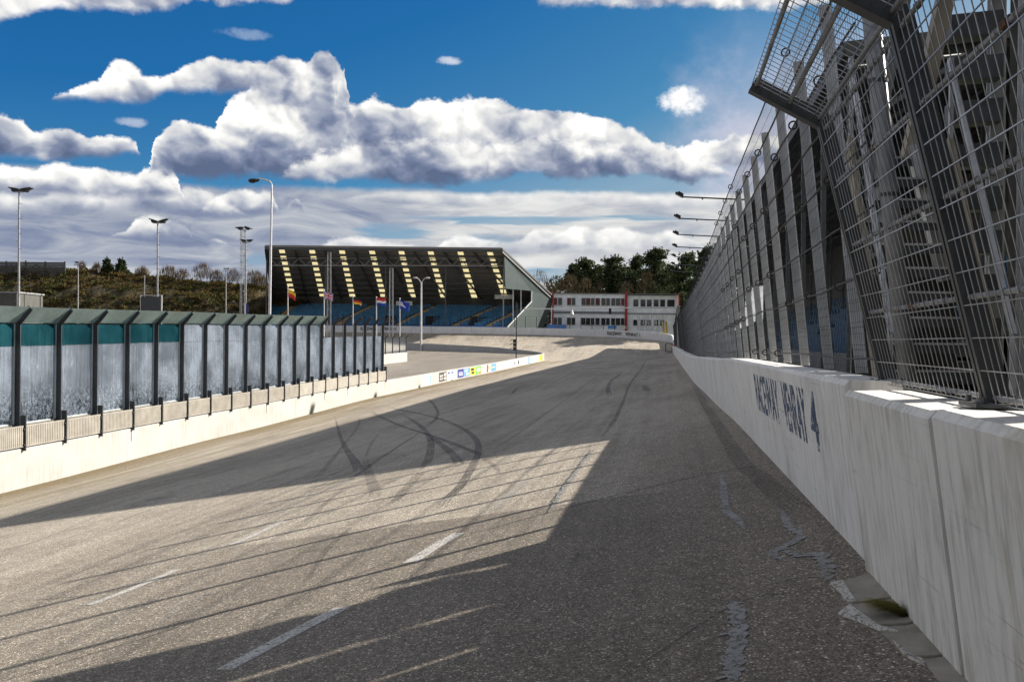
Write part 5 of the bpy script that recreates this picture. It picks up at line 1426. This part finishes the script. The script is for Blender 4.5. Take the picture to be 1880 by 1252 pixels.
for g_ in ((720, 425, 3.0, .45), (1000, 505, 2.6, .6), (900, 440, 2.0, .3), (480, 480, 1.4, .5), (1180, 400, 4, .2)): gaps = t.math('MAXIMUM', gaps, gap(*g_))
al = t.math('MULTIPLY', al, t.math('SUBTRACT', 1.0, t.math('MULTIPLY', gaps, t.sm(bn, .3, .6, .45, .95))))
s_ = t.math('ADD', t.math('ADD', t.math('MULTIPLY', t.math('SUBTRACT', bn, .5), 1.25), t.math('MULTIPLY', t.math('SUBTRACT', bf, .5), .38)), t.math('MULTIPLY_ADD', right, .34, .42))
s_ = t.math('ADD', s_, t.sm(ele, 6, 2.5, 0, .14))
lowc = t.ramp(s_, [(0, (.12, .15, .25)), (.3, (.19, .225, .325)), (.52, (.33, .36, .42)), (.75, (.50, .51, .52)), (1, (.68, .68, .66))])
col = put(col, al, lowc)
# cumulus layers
L3 = layer([(-250, 190), (0, 205), (25, 212), (45, 215), (60, 240), (100, 240), (130, 236), (160, 252), (200, 250), (240, 256), (256, 285), (270, 330), (300, 400)],
           [(-250, 300), (0, 292), (100, 296), (200, 292), (258, 284), (300, 380)], .3, .5, .55, .35)
LD = layer([(560, 470), (620, 372), (660, 356), (760, 350), (880, 352), (1000, 350), (1120, 351), (1220, 352), (1330, 352), (1500, 350)], [(560, 440), (620, 372), (700, 374), (820, 384), (1000, 378), (1150, 386), (1330, 392), (1500, 390)], .5, .9, .12, .25)
col = put(col, t.math('MULTIPLY', LD[0], .75), shade(LD[1], .35, .48, .5, 1.0))
LE = layer([(700, 520), (800, 452), (850, 432), (900, 440), (960, 436), (985, 420), (1030, 426), (1060, 418), (1100, 424), (1140, 418), (1180, 428), (1230, 424), (1290, 450), (1340, 500)], [(700, 480), (800, 466), (900, 470), (1000, 468), (1100, 470), (1230, 465), (1340, 470)], .35, .9, .35, .3)
col = put(col, t.math('MULTIPLY', LE[0], .8), shade(LE[1], .45, .38, .8, 1.4))
LG = layer([(480, 560), (520, 452), (560, 462), (620, 436), (680, 440), (740, 446), (800, 462), (860, 500)], [(480, 500), (560, 480), (700, 478), (860, 480)], .4, .8, .35, .3)
col = put(col, t.math('MULTIPLY', LG[0], .7), shade(LG[1], .45, .36, .8, 1.4))
LC = layer([(130, 520), (190, 436), (230, 420), (252, 396), (285, 392), (310, 402), (340, 410), (352, 430), (372, 470), (384, 436), (405, 440), (430, 470), (470, 540)], [(130, 450), (190, 442), (260, 440), (330, 442), (360, 446), (430, 458), (470, 470)], .3, .7, .35, .3)
col = put(col, LC[0], shade(LC[1], .62, .14, .9, 1.8))
LB = layer([(330, 440), (385, 372), (410, 352), (440, 348), (470, 352), (488, 346), (505, 362), (518, 400), (528, 368), (545, 362), (556, 380), (570, 450)], [(330, 400), (400, 392), (470, 394), (500, 396), (540, 392), (570, 400)], .3, .7, .4, .3)
col = put(col, LB[0], shade(LB[1], .62, .22, .9, 1.8))
LA = layer([(-200, 300), (0, 300), (50, 310), (110, 302), (170, 306), (215, 318), (245, 322), (270, 310), (305, 306), (322, 320), (336, 360), (360, 420)], [(-200, 360), (0, 350), (80, 358), (160, 366), (240, 372), (320, 366), (360, 380)], .35, 1.0, .45, .5)
LH = layer([(-200, 350), (0, 352), (60, 362), (120, 350), (190, 356), (250, 348), (300, 356), (350, 345), (380, 350), (420, 372), (460, 400)], [(-200, 400), (60, 398), (200, 404), (320, 396), (420, 400), (460, 402)], .5, 1.0, .4, .5)
col = put(col, t.math('MULTIPLY', LH[0], .85), shade(LH[1], .60, .14, .8, 1.8))
col = put(col, LA[0], shade(LA[1], .72, .16, 1.0, 2.0))
col = put(col, L3[0], shade(L3[1], .7, .12))
L1 = layer([(240, 420), (272, 330), (288, 250), (305, 232), (340, 222), (385, 232), (410, 205), (425, 180), (470, 172), (500, 168), (530, 165), (555, 135), (575, 108), (600, 100), (622, 115), (634, 150), (640, 190), (665, 188), (690, 174), (715, 180), (740, 190), (780, 178), (850, 182), (900, 184), (960, 205), (1030, 206), (1080, 214), (1130, 226), (1180, 248), (1220, 270), (1260, 272), (1300, 262), (1345, 255), (1420, 250), (1600, 240)],
           [(240, 300), (272, 318), (350, 330), (450, 330), (500, 338), (600, 340), (700, 336), (800, 344), (900, 338), (980, 318), (1050, 326), (1100, 328), (1200, 330), (1260, 340), (1300, 326), (1400, 300), (1600, 290)], .3, .75, .62, .6)
col = put(col, L1[0], shade(L1[1], .80, .02, .75, 2.4))
L1b = layer([(420, 420), (480, 350), (540, 300), (600, 272), (650, 258), (720, 250), (800, 256), (900, 262), (1000, 256), (1100, 262), (1180, 272), (1230, 292), (1270, 290), (1320, 300), (1360, 340)],
            [(420, 330), (520, 338), (600, 340), (700, 336), (800, 344), (900, 338), (980, 320), (1050, 326), (1100, 328), (1200, 330), (1260, 340), (1300, 330), (1360, 330)], .6, .75, .8, .6)
col = put(col, t.math('MULTIPLY', L1b[0], t.sm(nL1, .34, .52, .35, .95)), shade(L1b[1], .72, .06, .8, 2.2))
LT = layer([(440, 200), (470, 140), (495, 108), (515, 100), (545, 104), (562, 112), (585, 92), (606, 90), (626, 112), (634, 150), (620, 190), (660, 240), (800, 420)],
           [(440, 190), (500, 230), (560, 260), (620, 220), (660, 230), (800, 400)], .25, .7, .35, .3)
col = put(col, LT[0], shade(LT[1], .42, .36, 1.3, 2.4))
L2 = layer([(40, 230), (85, 190), (110, 175), (150, 160), (180, 148), (200, 120), (225, 114), (245, 120), (270, 138), (320, 128), (380, 112), (440, 106), (490, 112), (510, 126), (545, 160), (600, 230)],
           [(40, 190), (100, 186), (150, 186), (200, 194), (260, 196), (300, 178), (340, 172), (420, 174), (480, 166), (520, 160), (600, 200)], .3, .6, .5, .4)
col = put(col, L2[0], shade(L2[1], .5, .30))
L5 = layer([(-300, -400), (2000, -400)], [(-300, 80), (0, 56), (40, 40), (90, 26), (160, 22), (260, 24), (330, 14), (370, 4), (400, 8), (440, 12), (520, 8), (580, -30), (940, -40), (1000, 6), (1080, 16), (1200, 14), (1320, 20), (1420, 24), (1500, 14), (1800, -20)], .5, .55, .1, .5)
col = put(col, L5[0], shade(t.math('ADD', L5[1], .6), .3, .35, 1.2, 1.5))
# two torn puffs beside the right fence
def puffspot(px, py, rx, ry, k=1.0):
    a, e = ang(px, py); dx = t.math('DIVIDE', t.math('SUBTRACT', azi, a), rx); dy = t.math('DIVIDE', t.math('SUBTRACT', ele, e), ry)
    r2 = t.math('ADD', t.math('MULTIPLY', dx, dx), t.math('MULTIPLY', dy, dy))
    return t.math('MULTIPLY', t.sm(t.math('ADD', t.math('SUBTRACT', 1.0, r2), t.math('ADD', t.math('MULTIPLY', pert, .55), t.math('MULTIPLY', t.math('SUBTRACT', nB, .5), 1.6))), .1, 1.1), k)
col = put(col, puffspot(1252, 186, 1.6, .95), (.84, .83, .82)); col = put(col, puffspot(826, 112, .9, .35, .6), (.75, .77, .8)); col = put(col, puffspot(240, 224, 1.1, .35, .5), (.6, .63, .7)); col = put(col, puffspot(445, 62, 1.8, .4, .3), (.55, .62, .72))
# broken cloud added out of view, overhead and behind, to whiten the fill light
rest = t.math('MAXIMUM', t.sm(ele, 25, 34), t.sm(t.math('ABSOLUTE', azi), 36, 46))
cov = t.sm(t.noise(dirv, 3.2, 7, .55), .40, .56)
col = put(col, t.math('MULTIPLY', t.math('MULTIPLY', rest, cov), t.sm(ele, -1, 4)), t.mix(nA, (.29, .30, .34), (.70, .69, .67)))
# horizon haze and the ground half
col = put(col, t.sm(ele, 4.5, .5, 0, .35), (.62, .64, .66))
col = put(col, t.sm(ele, .0, -2.5), (.12, .115, .10))
out = vscale(col, 5.4)
bg = t.n('ShaderNodeBackground', {'Color': out, 'Strength': .1})
t.t.links.new(bg.outputs[0], t.out.inputs[0])
wd.cycles.sampling_method = 'MANUAL'; wd.cycles.sample_map_resolution = 512

# ------------------------------------------------------------------ camera
cd = bpy.data.cameras.new('camera'); cd.sensor_width = 36; cd.sensor_fit = 'HORIZONTAL'; cd.lens = FPX / 1880 * 36; cd.clip_end = 8000; cd.clip_start = .05
co = bpy.data.objects.new('camera', cd); COL.objects.link(co)
co.matrix_world = Matrix(((cR, -sR, 0, 0), (0, 0, -1, 0), (sR, cR, 0, CAMZ), (0, 0, 0, 1)))
scene.camera = co
scene.view_settings.view_transform = 'Standard'; scene.view_settings.look = 'None'; scene.view_settings.exposure = 1.25; scene.view_settings.gamma = 1
scene.cycles.transparent_max_bounces = 24; scene.cycles.max_bounces = 6
